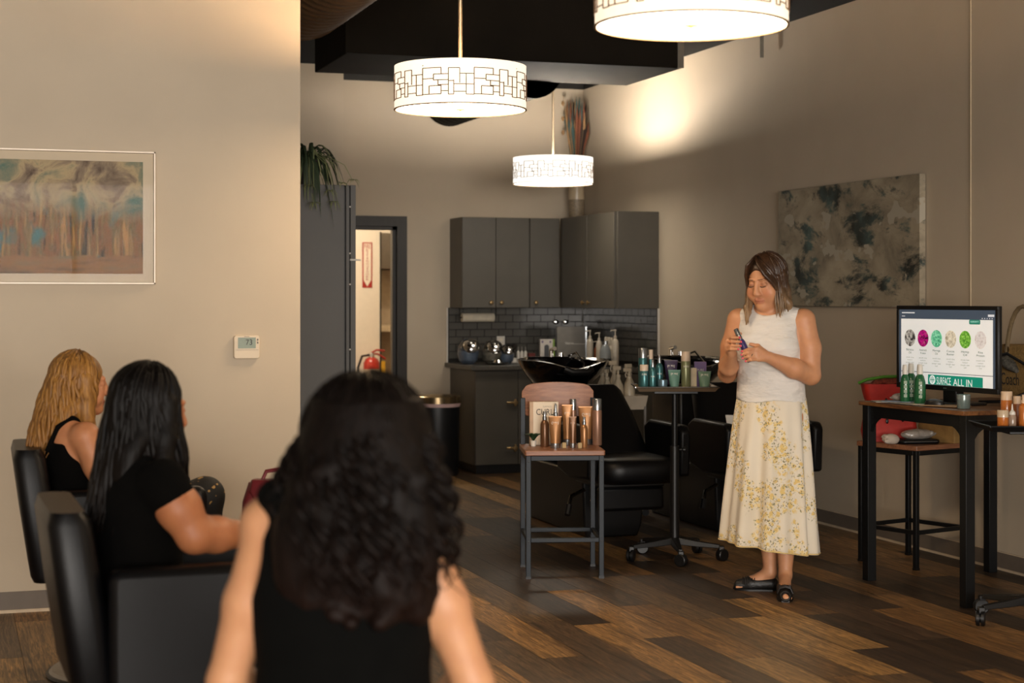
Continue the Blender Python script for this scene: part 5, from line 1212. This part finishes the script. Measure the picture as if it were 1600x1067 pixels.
# legs and feet
G.chain([(.08, 0, .85), (.078, -.03, .48), (.076, .005, .30), (.078, -.02, .09)], [.085, .055, .052, .030], .02)
G.chain([(-.08, 0, .85), (-.045, .02, .47), (-.025, .06, .30), (-.015, .045, .09)], [.085, .055, .052, .030], .02)
LH, LTo = Vector((.074, -.03, .032)), Vector((.132, -.225, .018)); RH, RTo = Vector((-.012, .05, .032)), Vector((-.165, .005, .018))
for hh, tt, an in ((LH, LTo, (.078, -.02, .09)), (RH, RTo, (-.015, .045, .09))):
    mid = hh.lerp(tt, .6) + Vector((0, 0, .012)); G.chain([an, mid, tt], [.03, .027, .018], .02); G.cone(hh, mid, .03, .025, .015)
    side = Vector((-(tt-hh).y, (tt-hh).x, 0)).normalized()
    for k in range(5): finger(G, [hh.lerp(tt, .8) + side*(.024 - .012*k), tt + side*(.024 - .011*k) + (tt-hh).normalized()*(.012 - .006*abs(k-1))], .009, .0075, .006)
link('body', G.mesh('body', 1, tint_fn('#c8946f', HM, hs=HS)), M_skin, P)
pink = mat('pink_nail', '#d8455e', .25, coat=.4)
tube_nails('fingernail', [(t[0]+.002, t[1]-.0068, t[2]) for t in RT] + [(t[0]-.001, t[1]-.006, t[2]) for t in LT], pink, P)
lash = mat('lash_dark', '#241610', .6)
for s in (-1, 1):
    part('eyelashes', MB().tube([HM @ (Vector((s*.03 + s*.015*u, -.0968 + .0080*u*u, -.0065 + .003*u*u))*HS) for u in (-1, -.5, 0, .5, 1)], [.0008, .0020, .0025, .0022, .0010], 6), lash, P)
    part('eyebrow', MB().tube([HM @ (Vector((s*.032 + s*.02*u, -.0965 + .024*max(0, u+.4)**2, .026 + .003*(1-u*u)))*HS) for u in (-1, -.4, .2, .7, 1)], [.0012, .0022, .0022, .0018, .0008], 6, flat=.6), mat('brow_brown', '#4a3222', .7), P)
part('finger_ring', MB().tube([(.003 - .016 + .0 + .0098*math.cos(t)*.35, -.2835 + .0098*math.sin(t), 1.158 + .0098*math.cos(t)) for t in np.linspace(0, 2*PI, 17)], .0016, 6), M_silver, P)
# white top
T_ = Field((-.22, -.2, .9), (.22, .16, 1.42), .0045)
T_.stack([(.925 if i == 1 else z, cx, cy, rx + .011, ry + .011) for i, (z, cx, cy, rx, ry) in enumerate(TORSO) if i > 0], .01)
for s in (-1, 1): T_.ell((s*.072, -.077, 1.195), (.075, .066, .074), .035); T_.ell((s*.115, .008, 1.345), (.05, .06, .04), .03)
for s in (-1, 1): T_.ell((s*.205, 0, 1.275), (.068, .12, .125), .012, 's')
T_.ell((0, -.05, 1.428), (.096, .105, .082), .01, 's'); T_.ell((0, .05, 1.45), (.085, .08, .07), .01, 's')
fold = mat('white_jersey', '#dcd7d0', .8, var=.02, bump=.9, bscale=7, stretch=(1, 1, 2.2))
T_.cut(lambda X, Y, Zz: .932 + .006*np.sin(X*25) - Zz + 0*Y)
link('sleeveless_top', T_.mesh('sleeveless_top', 2), fold, P)
for n_ in fold.node_tree.nodes:
    if n_.type == 'BUMP': n_.inputs['Distance'].default_value = .05; n_.inputs['Strength'].default_value = .6
# skirt
def floral():
    m = mat('floral_cotton', '#e6d9bd', .8); nt, b, N = nodes(m)
    v = coords(nt, (1, 1, 1)); base = ramp(nt, noise(nt, v, 3, 2), [(.3, '#d6cab4'), (.7, '#e0d6c4')])
    cl = noise(nt, coords(nt, (1, 1, .8), loc=(3, 1, 2)), 7, 2, .5)
    def spots(scale, lo, hi, loc, thr, col, c):
        vo = _n(nt, 'ShaderNodeTexVoronoi'); vo.inputs['Scale'].default_value = scale; vo.inputs['Randomness'].default_value = 1
        wv = nt.nodes.new('ShaderNodeVectorMath'); wv.operation = 'ADD'
        nz = nt.nodes.new('ShaderNodeTexNoise'); nz.inputs['Scale'].default_value = 40; sc_ = nt.nodes.new('ShaderNodeVectorMath'); sc_.operation = 'SCALE'; sc_.inputs[3].default_value = .03
        cc = coords(nt, (1, 1, 1), loc=loc); nt.links.new(cc, nz.inputs['Vector']); nt.links.new(nz.outputs['Color'], sc_.inputs[0]); nt.links.new(cc, wv.inputs[0]); nt.links.new(sc_.outputs[0], wv.inputs[1])
        nt.links.new(wv.outputs[0], vo.inputs['Vector'])
        f1 = ramp(nt, vo.outputs['Distance'], [(lo, (1, 1, 1, 1)), (hi, (0, 0, 0, 1))]); f2 = ramp(nt, cl, [(thr, (0, 0, 0, 1)), (thr+.04, (1, 1, 1, 1))])
        mu = _n(nt, 'ShaderNodeMath', operation='MULTIPLY'); nt.links.new(f1, mu.inputs[0]); nt.links.new(f2, mu.inputs[1])
        return mixc(nt, mu.outputs[0], c, col)
    c = spots(34, .34, .46, (0, 0, 0), .49, '#d8ba74', base)
    c = spots(48, .3, .4, (7, 3, 1), .5, '#dfcb98', c)
    c = spots(62, .22, .3, (2, 9, 4), .48, '#8f8a68', c)
    c = spots(90, .2, .27, (5, 5, 5), .52, '#7c6a4a', c)
    nt.links.new(c, b.inputs['Base Color']); b.inputs['Sheen Weight'].default_value = .2
    return m
nb = 144; rg = []
for i in range(34):
    t = i/33; ring = []
    for j in range(nb):
        a = 2*PI*j/nb; fl = (.12 + .88*t)*(.02*math.sin(a*9 + .6) + .014*math.sin(a*14 + 2 + t) + .008*math.sin(a*5))
        rx = .168 + .062*t**.8 + fl; ry = .128 + .075*t**.8 + fl
        hem = .225 - .03*math.cos(a - .3); z = .95 + (hem - .95)*t
        ring.append(Vector((rx*math.cos(a) - .004*t, ry*math.sin(a) + .01 - .02*t, z)))
    rg.append(ring)
sk = MB(); sk.rings(rg, False, False)
so = part('skirt', sk, floral(), P, ang=180)
sm_ = so.modifiers.new('thickness', 'SOLIDIFY'); sm_.thickness = .003
part('hem_stitch', MB().tube([p + Vector((0, 0, .004)) for p in rg[-1]] + [rg[-1][0] + Vector((0, 0, .004))], .0028, 5), mat('hem_yellow', '#d8bb7a', .8), P)
# shoes
for nm, hh, tt in (('sandal', LH, LTo), ('sandal', RH, RTo)):
    lo = np.minimum(np.array(hh), np.array(tt)) - .06; hi = np.maximum(np.array(hh), np.array(tt)) + .06; lo[2] = -.004; hi[2] = .11
    S = Field(lo, hi, .004); d = (tt-hh).normalized(); sd = Vector((-d.y, d.x, 0))
    S.cone(hh + Vector((0, 0, .0)), hh.lerp(tt, .62) + Vector((0, 0, .006)), .037, .038, .01); S.cone(hh.lerp(tt, .62) + Vector((0, 0, .004)), tt + d*.0 + Vector((0, 0, .004)), .037, .03, .01)
    S.cone(hh + d*.02 + Vector((0, 0, .06)), hh.lerp(tt, .42) + Vector((0, 0, .058)), .031, .03, .006, 's')
    S.cone(tt + d*.02 + Vector((0, 0, .018)), tt + d*.05 + Vector((0, 0, .012)), .02, .02, .005, 's')
    S.cut(lambda X, Y, Zz: np.maximum(.001 - Zz, Zz - .068) + 0*X + 0*Y)
    sh = link(nm, S.mesh(nm, 1), mat('shoe_black', '#0d0b0b', .45, var=.3, scale=50, bump=.3), P)
    for k in range(6):
        c_ = hh.lerp(tt, .5 + .07*k); part('cutout_trim', MB().tube([c_ + sd*.036 + Vector((0, 0, .012)), c_ + sd*.025 + Vector((0, 0, .036)), c_ + sd*.0 + Vector((0, 0, .043)), c_ - sd*.025 + Vector((0, 0, .036)), c_ - sd*.036 + Vector((0, 0, .012))], .003, 6), mat('shoe_trim', '#1a1412', .5), sh)
    part('outsole', MB().tube([hh - d*.03 + Vector((0, 0, -.028)), hh.lerp(tt, .6) + Vector((0, 0, -.014)), tt + d*.012 + Vector((0, 0, -.013))], [.03, .038, .028], 12, flat=1).v and MB().rings([[Vector((*(hh.lerp(tt, t) + sd*math.cos(a_)*w0 + d*math.sin(a_)*0)[:2], zz)) for a_, zz in ((0, .0), (PI, .0), (PI, .008), (0, .008))] for t, w0 in ((-.17, .018), (-.05, .036), (.3, .034), (.65, .041), (.95, .034), (1.1, .018))]), M_black, sh)
# hair
hm = hair_mat('brown_hair', '#2a1a11', '#4d3421', '#a58560', 1.33, 1.50)
Hh = Field((-.16, -.17, 1.26), (.16, .16, 1.69), .0045)
Hh.ell((0, .024, .038), (.088, .106, .093), .01, M=HM)
Hh.stack([(1.345, 0, .045, .085, .035), (1.42, 0, .04, .085, .05), (1.50, -.004, .02, .082, .07), (1.56, -.006, .0, .07, .07)], .02)
for s, (fx, fy, fz) in ((-1, (-.098, -.075, 1.315)), (1, (.10, -.03, 1.35))):
    t0 = HM @ Vector((s*.074, -.03, .02)); t1 = HM @ Vector((s*.078, -.025, -.06)); Hh.chain([t0, t1, (fx*.95, fy, (t1.z + fz)/2), (fx, fy, fz)], [.02, .022, .02, .008], .015)
    t0 = HM @ Vector((s*.074, .02, .02)); t1 = HM @ Vector((s*.08, .02, -.06)); Hh.chain([t0, t1, (fx, .02, fz + .02)], [.03, .028, .012], .015)
Hh.ell((-.006, -.104, -.035), (.066, .056, .118), .008, 's', M=HM)
Hh.cone(HM @ Vector((0, -.03, -.09)), (0, -.04, 1.33), .052, .06, .01, 's')
hr = link('hair', Hh.mesh('hair', 2), hm, P)
def zq(ph, q): return 1.335 + .03*q.random()
lk = locks(HM, 170, lambda q: q.choice([q.uniform(60, 180), q.uniform(-180, -60)]), zq, (5, 80), .004, 5, .006, .012, seed=4, er=(.082, .1, .09))
q = random.Random(8)
for i in range(26):                                   # swept fringe and face-framing strands
    u = q.uniform(0, 1); j = q.uniform(-.004, .004)
    a = [(-.012 + j, -.045 + .02*u, .126 - .002*u), (.018 + .01*u, -.088 + .03*u, .098), (.047 + .014*u, -.095 + .035*u, .052 + .012*u), (.071 + .006*u, -.074 + .03*u, .006 + .01*u), (.081, -.045 + .02*u, -.05)]
    lk.tube([HM @ (Vector(p)*1.045) for p in a] + [Vector((.098, -.045 + .03*u, 1.42)), Vector((.10 + .01*j, -.05 + .05*u, 1.345 + .02*u))], [.003, .008, .009, .009, .008, .007, .002], 6)
for i in range(18):
    u = q.uniform(0, 1)
    a = [(-.016, -.045 + .02*u, .126), (-.045, -.082 + .03*u, .09), (-.066 - .004*u, -.066 + .03*u, .04), (-.076, -.05 + .03*u, -.02)]
    lk.tube([HM @ (Vector(p)*1.045) for p in a] + [Vector((-.094, -.075 + .04*u, 1.42)), Vector((-.10 + .02*q.random(), -.105 + .05*u, 1.36)), Vector((-.095 + .015*q.random(), -.115 + .05*u, 1.30 + .03*u))], [.003, .008, .009, .008, .007, .006, .001], 6)
part('hair_strands', lk, hm, hr, ang=180)
# the purple bottle she holds
bq = Vector((-.099, -.265, 1.285)) - Vector((-.025, -.265, 1.13))
o = thing('serum_bottle', 'small purple bottle with a silver cap held by the standing woman', 'bottle', P.matrix_basis @ Vector((-.025, -.265, 1.13)))
o.location = Matrix.Translation((3.80, 7.47, 0)) @ Matrix.Rotation(R(-42), 4, 'Z') @ Vector((-.025, -.265, 1.13))
o.rotation_euler = (Matrix.Rotation(R(-42), 4, 'Z') @ bq.to_track_quat('Z', 'Y').to_matrix().to_4x4()).to_euler()
part('body', MB().lathe([(.0155, 0), (.0165, .004), (.0165, .1), (.013, .112), (.009, .116)], 22), mat('bottle_purple', '#3b3468', .3, coat=.3), o)
part('cap', MB().lathe([(.0115, .114), (.0115, .168), (.0105, .171), (.001, .171)], 18), M_silver, o)

# ---- seated people
def seated(label, loc, rz, sc, skin, headM, sh, el, wr, lean, topm, legm, hairf, sleeve=False, strap=False, cross=False, h=.006, armr=(.046, .048, .040, .042, .026), shoes=('#1a1614',), tk=1.0, wid=1.0):
    p = thing('person', label, 'person', loc, rz); p.scale = (sc, sc, sc)
    tor = [(.53, 0, .02, .170, .13), (.62, 0, .02, .165, .125), (.74, 0, lean*.4, .145, .11), (.88, 0, lean*.75, .158, .115), (.98, 0, lean*.95, .170*wid, .095), (1.035, 0, lean, .13*wid, .07), (1.07, 0, lean, .07, .055)]
    tor = [(.53 + (a[0]-.53)*tk,) + a[1:] for a in tor]; dz = tor[-1][0] - 1.07
    G = Field((-.40, -.76, 0), (.40, .34, 1.36), h)
    G.stack(tor, .03)
    hb = headM @ Vector((0, .02, -.07))
    G.chain([(0, lean, 1.03 + dz), ((hb.x)*.5, (lean + hb.y)/2, 1.08 + dz*.6), tuple(hb)], [.062, .052, .052], .03)
    head(G, headM)
    for s, S_, E_, W_ in ((-1, sh[0], el[0], wr[0]), (1, sh[1], el[1], wr[1])):
        G.ell(S_, (.054, .052, .05), .03); mid = Vector(S_).lerp(Vector(E_), .5); m2 = Vector(E_).lerp(Vector(W_), .35)
        G.chain([S_, tuple(mid), E_], list(armr[:3]), .02); G.chain([E_, tuple(m2), W_], [armr[2], armr[3], armr[4]], .015)
        d = (Vector(W_) - Vector(E_)).normalized(); d.z = min(d.z, -.05); d = d.normalized(); sd = Vector((-d.y, d.x, 0)).normalized()
        for k in range(4):
            kn = Vector(W_) + d*.085 + sd*(-.027 + .018*k); G.cone(W_, kn, .018, .012, .012)
            L = (.062, .07, .066, .052)[k]; finger(G, [kn, kn + d*L*.5 + Vector((0, 0, .004)), kn + d*L + Vector((0, 0, -.012))], .0095, .007, .004)
        tb = Vector(W_) + d*.03 + sd*(.026*(-s)); finger(G, [tb, tb + d*.035 + sd*(.018*(-s)), tb + d*.06 + sd*(.012*(-s))], .012, .008, .008)
    if cross: legs = [((-.09, -.04, .58), (-.03, -.53, .70), (.07, -.54, .32), (.06, -.66, .24)), ((.09, 0, .57), (.10, -.43, .54), (.06, -.40, .10), (.05, -.53, .035))]
    else: legs = [((-.09, 0, .57), (-.12, -.44, .545), (-.12, -.42, .10), (-.13, -.55, .035)), ((.09, 0, .57), (.12, -.44, .545), (.12, -.42, .10), (.13, -.55, .035))]
    for hp, kn, an, to in legs:
        G.chain([hp, kn], [.088, .062], .03); G.chain([kn, tuple(Vector(kn).lerp(Vector(an), .3)), an], [.058, .056, .034], .02); G.chain([an, to], [.034, .022], .02)
    link('body', G.mesh('body', 1, tint_fn(skin, headM)), M_skin, p)
    # top
    T = Field((-.36, -.34, .48), (.36, .34, 1.16), h)
    T.stack([(z, cx, cy, rx + .012, ry + .012) for z, cx, cy, rx, ry in tor], .02)
    if sleeve:
        for S_, E_ in zip(sh, el): T.ell(S_, (.066, .064, .062), .03); T.chain([S_, tuple(Vector(S_).lerp(Vector(E_), .48))], [.062, .064], .02)
        T.ell((0, lean - .02, 1.115), (.068, .07, .06), .01, 's')
    elif strap:
        T.cut(lambda X, Y, Zz: Zz - .955 + 0*X + 0*Y)
        for s in (-1, 1): T.chain([(s*.10, lean + .10, .93), (s*.105, lean + .06, 1.02), (s*.105, lean + .0, 1.055), (s*.10, lean - .08, 1.0), (s*.095, lean - .105, .94)], [.011]*5, .004)
        for S_ in sh: T.ell((S_[0]*1.2, S_[1], S_[2]+.0), (.08, .12, .12), .02, 's')
        T.ell((0, lean + .12, 1.03), (.10, .10, .10), .02, 's')
    else:
        for s in (-1, 1): T.ell((s*.108, lean + .0, 1.035 + dz), (.05, .06, .035), .03)
        for S_ in sh: T.ell((S_[0]*1.5, S_[1], S_[2]-.04), (.066, .13, .11), .012, 's')
        T.ell((0, lean - .03, 1.115 + dz), (.075, .09, .055), .01, 's')
    link('shirt' if sleeve else 'sleeveless_top', T.mesh('top', 2), topm, p)
    B = Field((-.36, -.76, .02), (.36, .24, .84), h)
    for hp, kn, an, to in legs:
        B.chain([hp, kn], [.102, .078], .04 if not cross else .07); B.chain([kn, tuple(Vector(kn).lerp(Vector(an), .55 if cross else .93))], [.074, .06 if not cross else .085], .03)
    B.ell((0, .02, .60), (.185, .15, .10), .04)
    link('skirt' if cross else 'trousers', B.mesh('legwear', 2), legm, p)
    for i, (hp, kn, an, to) in enumerate(legs):
        an, to = Vector(an), Vector(to); d = (to - an); d.z = 0; d = d.normalized()
        S = Field(np.minimum(np.array(an), np.array(to)) - np.array((.07, .07, .05)), np.maximum(np.array(an), np.array(to)) + np.array((.07, .07, .03)), .005)
        S.chain([tuple(an + Vector((0, .012, -.052))), tuple(an.lerp(to, .6) + Vector((0, 0, -.012))), tuple(to)], [.04, .036, .033], .015)
        S.ell(tuple(an + Vector((0, -.01, .03))), (.035, .04, .05), .005, 's')
        S.cut(lambda X, Y, Zz: (min(an.z, to.z) - .032) - Zz + 0*X + 0*Y)
        link('shoe', S.mesh('shoe', 1), mat('shoe_'+shoes[0][1:], shoes[0], .5), p)
    hairf(p, headM)
    return p
M_blackcloth = mat('black_cotton', '#080706', .95, var=.15, bump=.2, bscale=14, spec=.1)
M_blackknit = mat('black_knit', '#070706', .95, var=.15, bump=.2, bscale=18, spec=.1)
# curly-haired woman in the foreground, seen from behind
def curly(p, M):
    m = hair_mat('curly_dark_hair', '#080504', '#140c08', '#20110b', .78, 1.05, .6, .15)
    Hf = Field((-.24, -.2, .72), (.24, .28, 1.42), .008)
    Hf.ell((0, .02, .035), (.102, .116, .104), .02, M=M)
    c = M @ Vector((0, .03, 0)); q = random.Random(3)
    Hf.stack([(.86, c.x + .02, .085, .10, .03), (.93, c.x + .015, .09, .14, .05), (1.02, c.x + .01, .08, .15, .075), (1.10, c.x, .05, .135, .10), (1.18, c.x, .02, .12, .11), (1.25, c.x, 0, .10, .1)], .03)
    for i in range(160):
        z = q.uniform(.86, 1.14); a = q.uniform(.6, 2*PI - .6); w_ = .098 + .03*math.sin((z-.8)*6); 
        if math.cos(a) > .3 and z > 1.1 and False: continue
        Hf.ell((c.x + w_*math.sin(a), .05 + .085*max(-.6, -math.cos(a)), z), (q.uniform(.010, .020),)*3, .014)
    Hf.ell((0, -.12, -.03), (.062, .06, .10), .01, 's', M=M)
    hr = link('hair', Hf.mesh('hair', 1), m, p)
    lk = locks(M, 320, lambda q: q.choice([q.uniform(50, 180), q.uniform(-180, -50)]), lambda ph, q: .86 + .2*q.random() + .04*abs(math.sin(ph)), (5, 85), .01, 7, .0060, .06, curl=.015, seed=2, npts=44, er=(.106, .12, .107), drape=lambda p, t: Vector((p.x, max(p.y, -.02) + .03*t, p.z)))
    part('curls', lk, m, hr, ang=180)
seated('woman with long dark curly hair in a black sleeveless top seen from behind', (.680, 3.025, 0), R(90+70), 1.0, '#c89670',
       Matrix.Translation((-.035 + .0, -.03, 1.146)) @ Matrix.Rotation(R(14), 4, 'Z') @ Matrix.Rotation(R(6), 4, 'X'),
       [(-.128, -.005, 1.02), (.135, -.005, 1.02)], [(-.235, -.01, .73), (.215, -.02, .73)], [(-.15, -.20, .64), (.15, -.20, .64)], 0.0, M_blackknit, mat('dark_trousers', '#15161a', .8), curly, tk=1.07, wid=.86, armr=(.044, .044, .037, .04, .025))
o = thing('salon_stool', 'round black rolling stool under the curly-haired woman', 'stool', (.680, 3.025, 0))
part('cushion', MB().lathe([(.17, .40), (.19, .415), (.19, .46), (.17, .478), (.001, .48)], 28), M_leather, o); part('column', MB().tube([(0, 0, .06), (0, 0, .4)], .025, 14), M_chrome, o)
for k in range(5):
    an = R(72*k); part('base_arm', MB().tube([(0, 0, .09), (.24*math.cos(an), .24*math.sin(an), .065)], [.022, .014], 8), M_black, o); part('caster', MB().lathe([(.026, -.015), (.026, .015)], 14, M=Matrix.Translation((.25*math.cos(an), .25*math.sin(an), .026)) @ Matrix.Rotation(an, 4, 'Z') @ Matrix.Rotation(R(90), 4, 'X')), M_black, o)
def straight(m, length, seed, wave, zw, back=.0, n=210, r0=.0085, spread=.03):
    def f(p, M):
        Hf = Field((-.24, -.2, length - .06), (.24, .3, 1.40), .007); c = M @ Vector((0, .03, 0))
        Hf.ell((0, .022, .036), (.088, .103, .093), .02, M=M)
        zz = [length, length + .08, 1.0, 1.08, 1.15, 1.22]
        Hf.stack([(zz[0], c.x, .085 + back, .085*zw, .018), (zz[1], c.x, .085 + back, .10*zw, .03), (zz[2], c.x, .075 + back*.8, .105*zw, .05), (zz[3], c.x, .045 + back*.5, .10*zw, .07), (zz[4], c.x, c.y, .092, .09), (zz[5], c.x, c.y, .088, .095)], .03)
        for s in (-1, 1):
            t0 = M @ Vector((s*.078, -.01, .02)); t1 = M @ Vector((s*.086, -.01, -.08)); Hf.chain([t0, t1, (c.x + s*.105*zw, -.02 + back*.5, 1.0), (c.x + s*.11*zw, -.06 + back*.5, .93)], [.028, .034, .032, .012], .02)
        Hf.ell((0, -.115, -.04), (.055, .055, .11), .01, 's', M=M)
        hr = link('hair', Hf.mesh('hair', 2), m, p)
        lk = locks(M, n, lambda q: q.choice([q.uniform(55, 180), q.uniform(-180, -55)]), lambda ph, q: length + .05*q.random() + .10*max(0, math.cos(ph) + .6), (5, 85), wave, 8, r0, spread, seed=seed, npts=12, er=(.084, .1, .092), drape=lambda p, t: Vector((p.x, p.y + back*t + (.05*t if p.y > .03 else -.02*t), p.z)))
        part('hair_strands', lk, m, hr, ang=180)
    return f
seated('woman with straight black hair in a black short-sleeved shirt sitting in the middle', (.51, 4.80, 0), R(90+10), .95, '#b87a52',
       Matrix.Translation((.0, -.03, 1.185)) @ Matrix.Rotation(R(10), 4, 'Z') @ Matrix.Rotation(R(8), 4, 'X'),
       [(-.178, -.01, .985), (.178, -.01, .985)], [(-.215, -.09, .835), (.215, -.09, .82)], [(-.13, -.30, .815), (.06, -.30, .80)], 0.02, M_blackcloth, mat('black_trousers', '#0d0d10', .8),
       straight(hair_mat('black_hair', '#060403', '#0d0806', '#170d08', .8, 1.1, .5, .2), .83, 5, .006, 1.1), sleeve=True, armr=(.058, .062, .052, .052, .031))
gold = mat('embroidered_black', '#0d0c0b', .7); nt, b, N = nodes(gold)
vo = _n(nt, 'ShaderNodeTexVoronoi'); vo.inputs['Scale'].default_value = 34; nt.links.new(coords(nt), vo.inputs['Vector'])
wv = _n(nt, 'ShaderNodeTexWave', wave_type='BANDS', bands_direction='DIAGONAL'); wv.inputs['Scale'].default_value = 4.2; wv.inputs['Distortion'].default_value = 1; nt.links.new(coords(nt), wv.inputs['Vector'])
f1 = ramp(nt, vo.outputs['Distance'], [(.27, (1, 1, 1, 1)), (.34, (0, 0, 0, 1))]); f2 = ramp(nt, wv.outputs['Fac'], [(.5, (0, 0, 0, 1)), (.56, (1, 1, 1, 1))])
mu = _n(nt, 'ShaderNodeMath', operation='MULTIPLY'); nt.links.new(f1, mu.inputs[0]); nt.links.new(f2, mu.inputs[1]); nt.links.new(mixc(nt, mu.outputs[0], '#0d0c0b', '#b08a4e'), b.inputs['Base Color'])
seated('woman with long wavy blonde hair and black tank top sitting nearest the wall', (.47, 6.63, 0), R(90+14), .935, '#c58a62',
       Matrix.Translation((.0, -.01, 1.185)) @ Matrix.Rotation(R(-10), 4, 'Z') @ Matrix.Rotation(R(4), 4, 'X'),
       [(-.172, .03, .985), (.172, .03, .985)], [(-.225, -.05, .75), (.225, -.05, .75)], [(-.12, -.24, .70), (.12, -.24, .70)], 0.06, M_blackcloth, gold,
       straight(hair_mat('blonde_hair', '#6b4520', '#b4813f', '#8a5a2a', .8, 1.1, .42, .3), .84, 11, .014, 1.12, back=.04), strap=True, cross=True, armr=(.054, .054, .045, .045, .028), shoes=('#b06a6a',))
# red handbag on a small side table by the wall
o = thing('side_table', 'small dark side table by the left wall behind the curly-haired woman', 'table', (1.23, 6.38, 0))
part('table_top', MB().lathe([(.19, .50), (.2, .505), (.2, .52), (.19, .525), (.001, .525)], 28), M_blackmetal, o); part('stem', MB().tube([(0, 0, .02), (0, 0, .5)], .02, 12), M_blackmetal, o); part('foot', MB().lathe([(.16, 0), (.16, .012), (.02, .03)], 28), M_blackmetal, o)
o = thing('handbag', 'dark red leather handbag on the small side table', 'bag', (1.21, 6.36, .5255), R(-25))
M_redl = mat('red_leather', '#6e1f26', .45, var=.1, bump=.15)
part('body', MB().rings([[Vector((x, y, z)) for x, y in rpoly(-a, a, -b_, b_, .03)] for z, a, b_ in ((0, .15, .06), (.03, .165, .07), (.14, .16, .06), (.21, .145, .03))]), M_redl, o)
part('flap', MB().rings([[Vector((x, y-.004, z)) for x, y in rpoly(-a, a, -b_, b_, .02)] for z, a, b_ in ((.13, .10, .066), (.18, .135, .05), (.222, .13, .03))]), M_redl, o, bevel=.004); part('handle', MB().tube([(-.1, 0, .2), (-.08, .01, .25), (0, .01, .265), (.08, .01, .25), (.1, 0, .2)], .008, 8), M_redl, o)
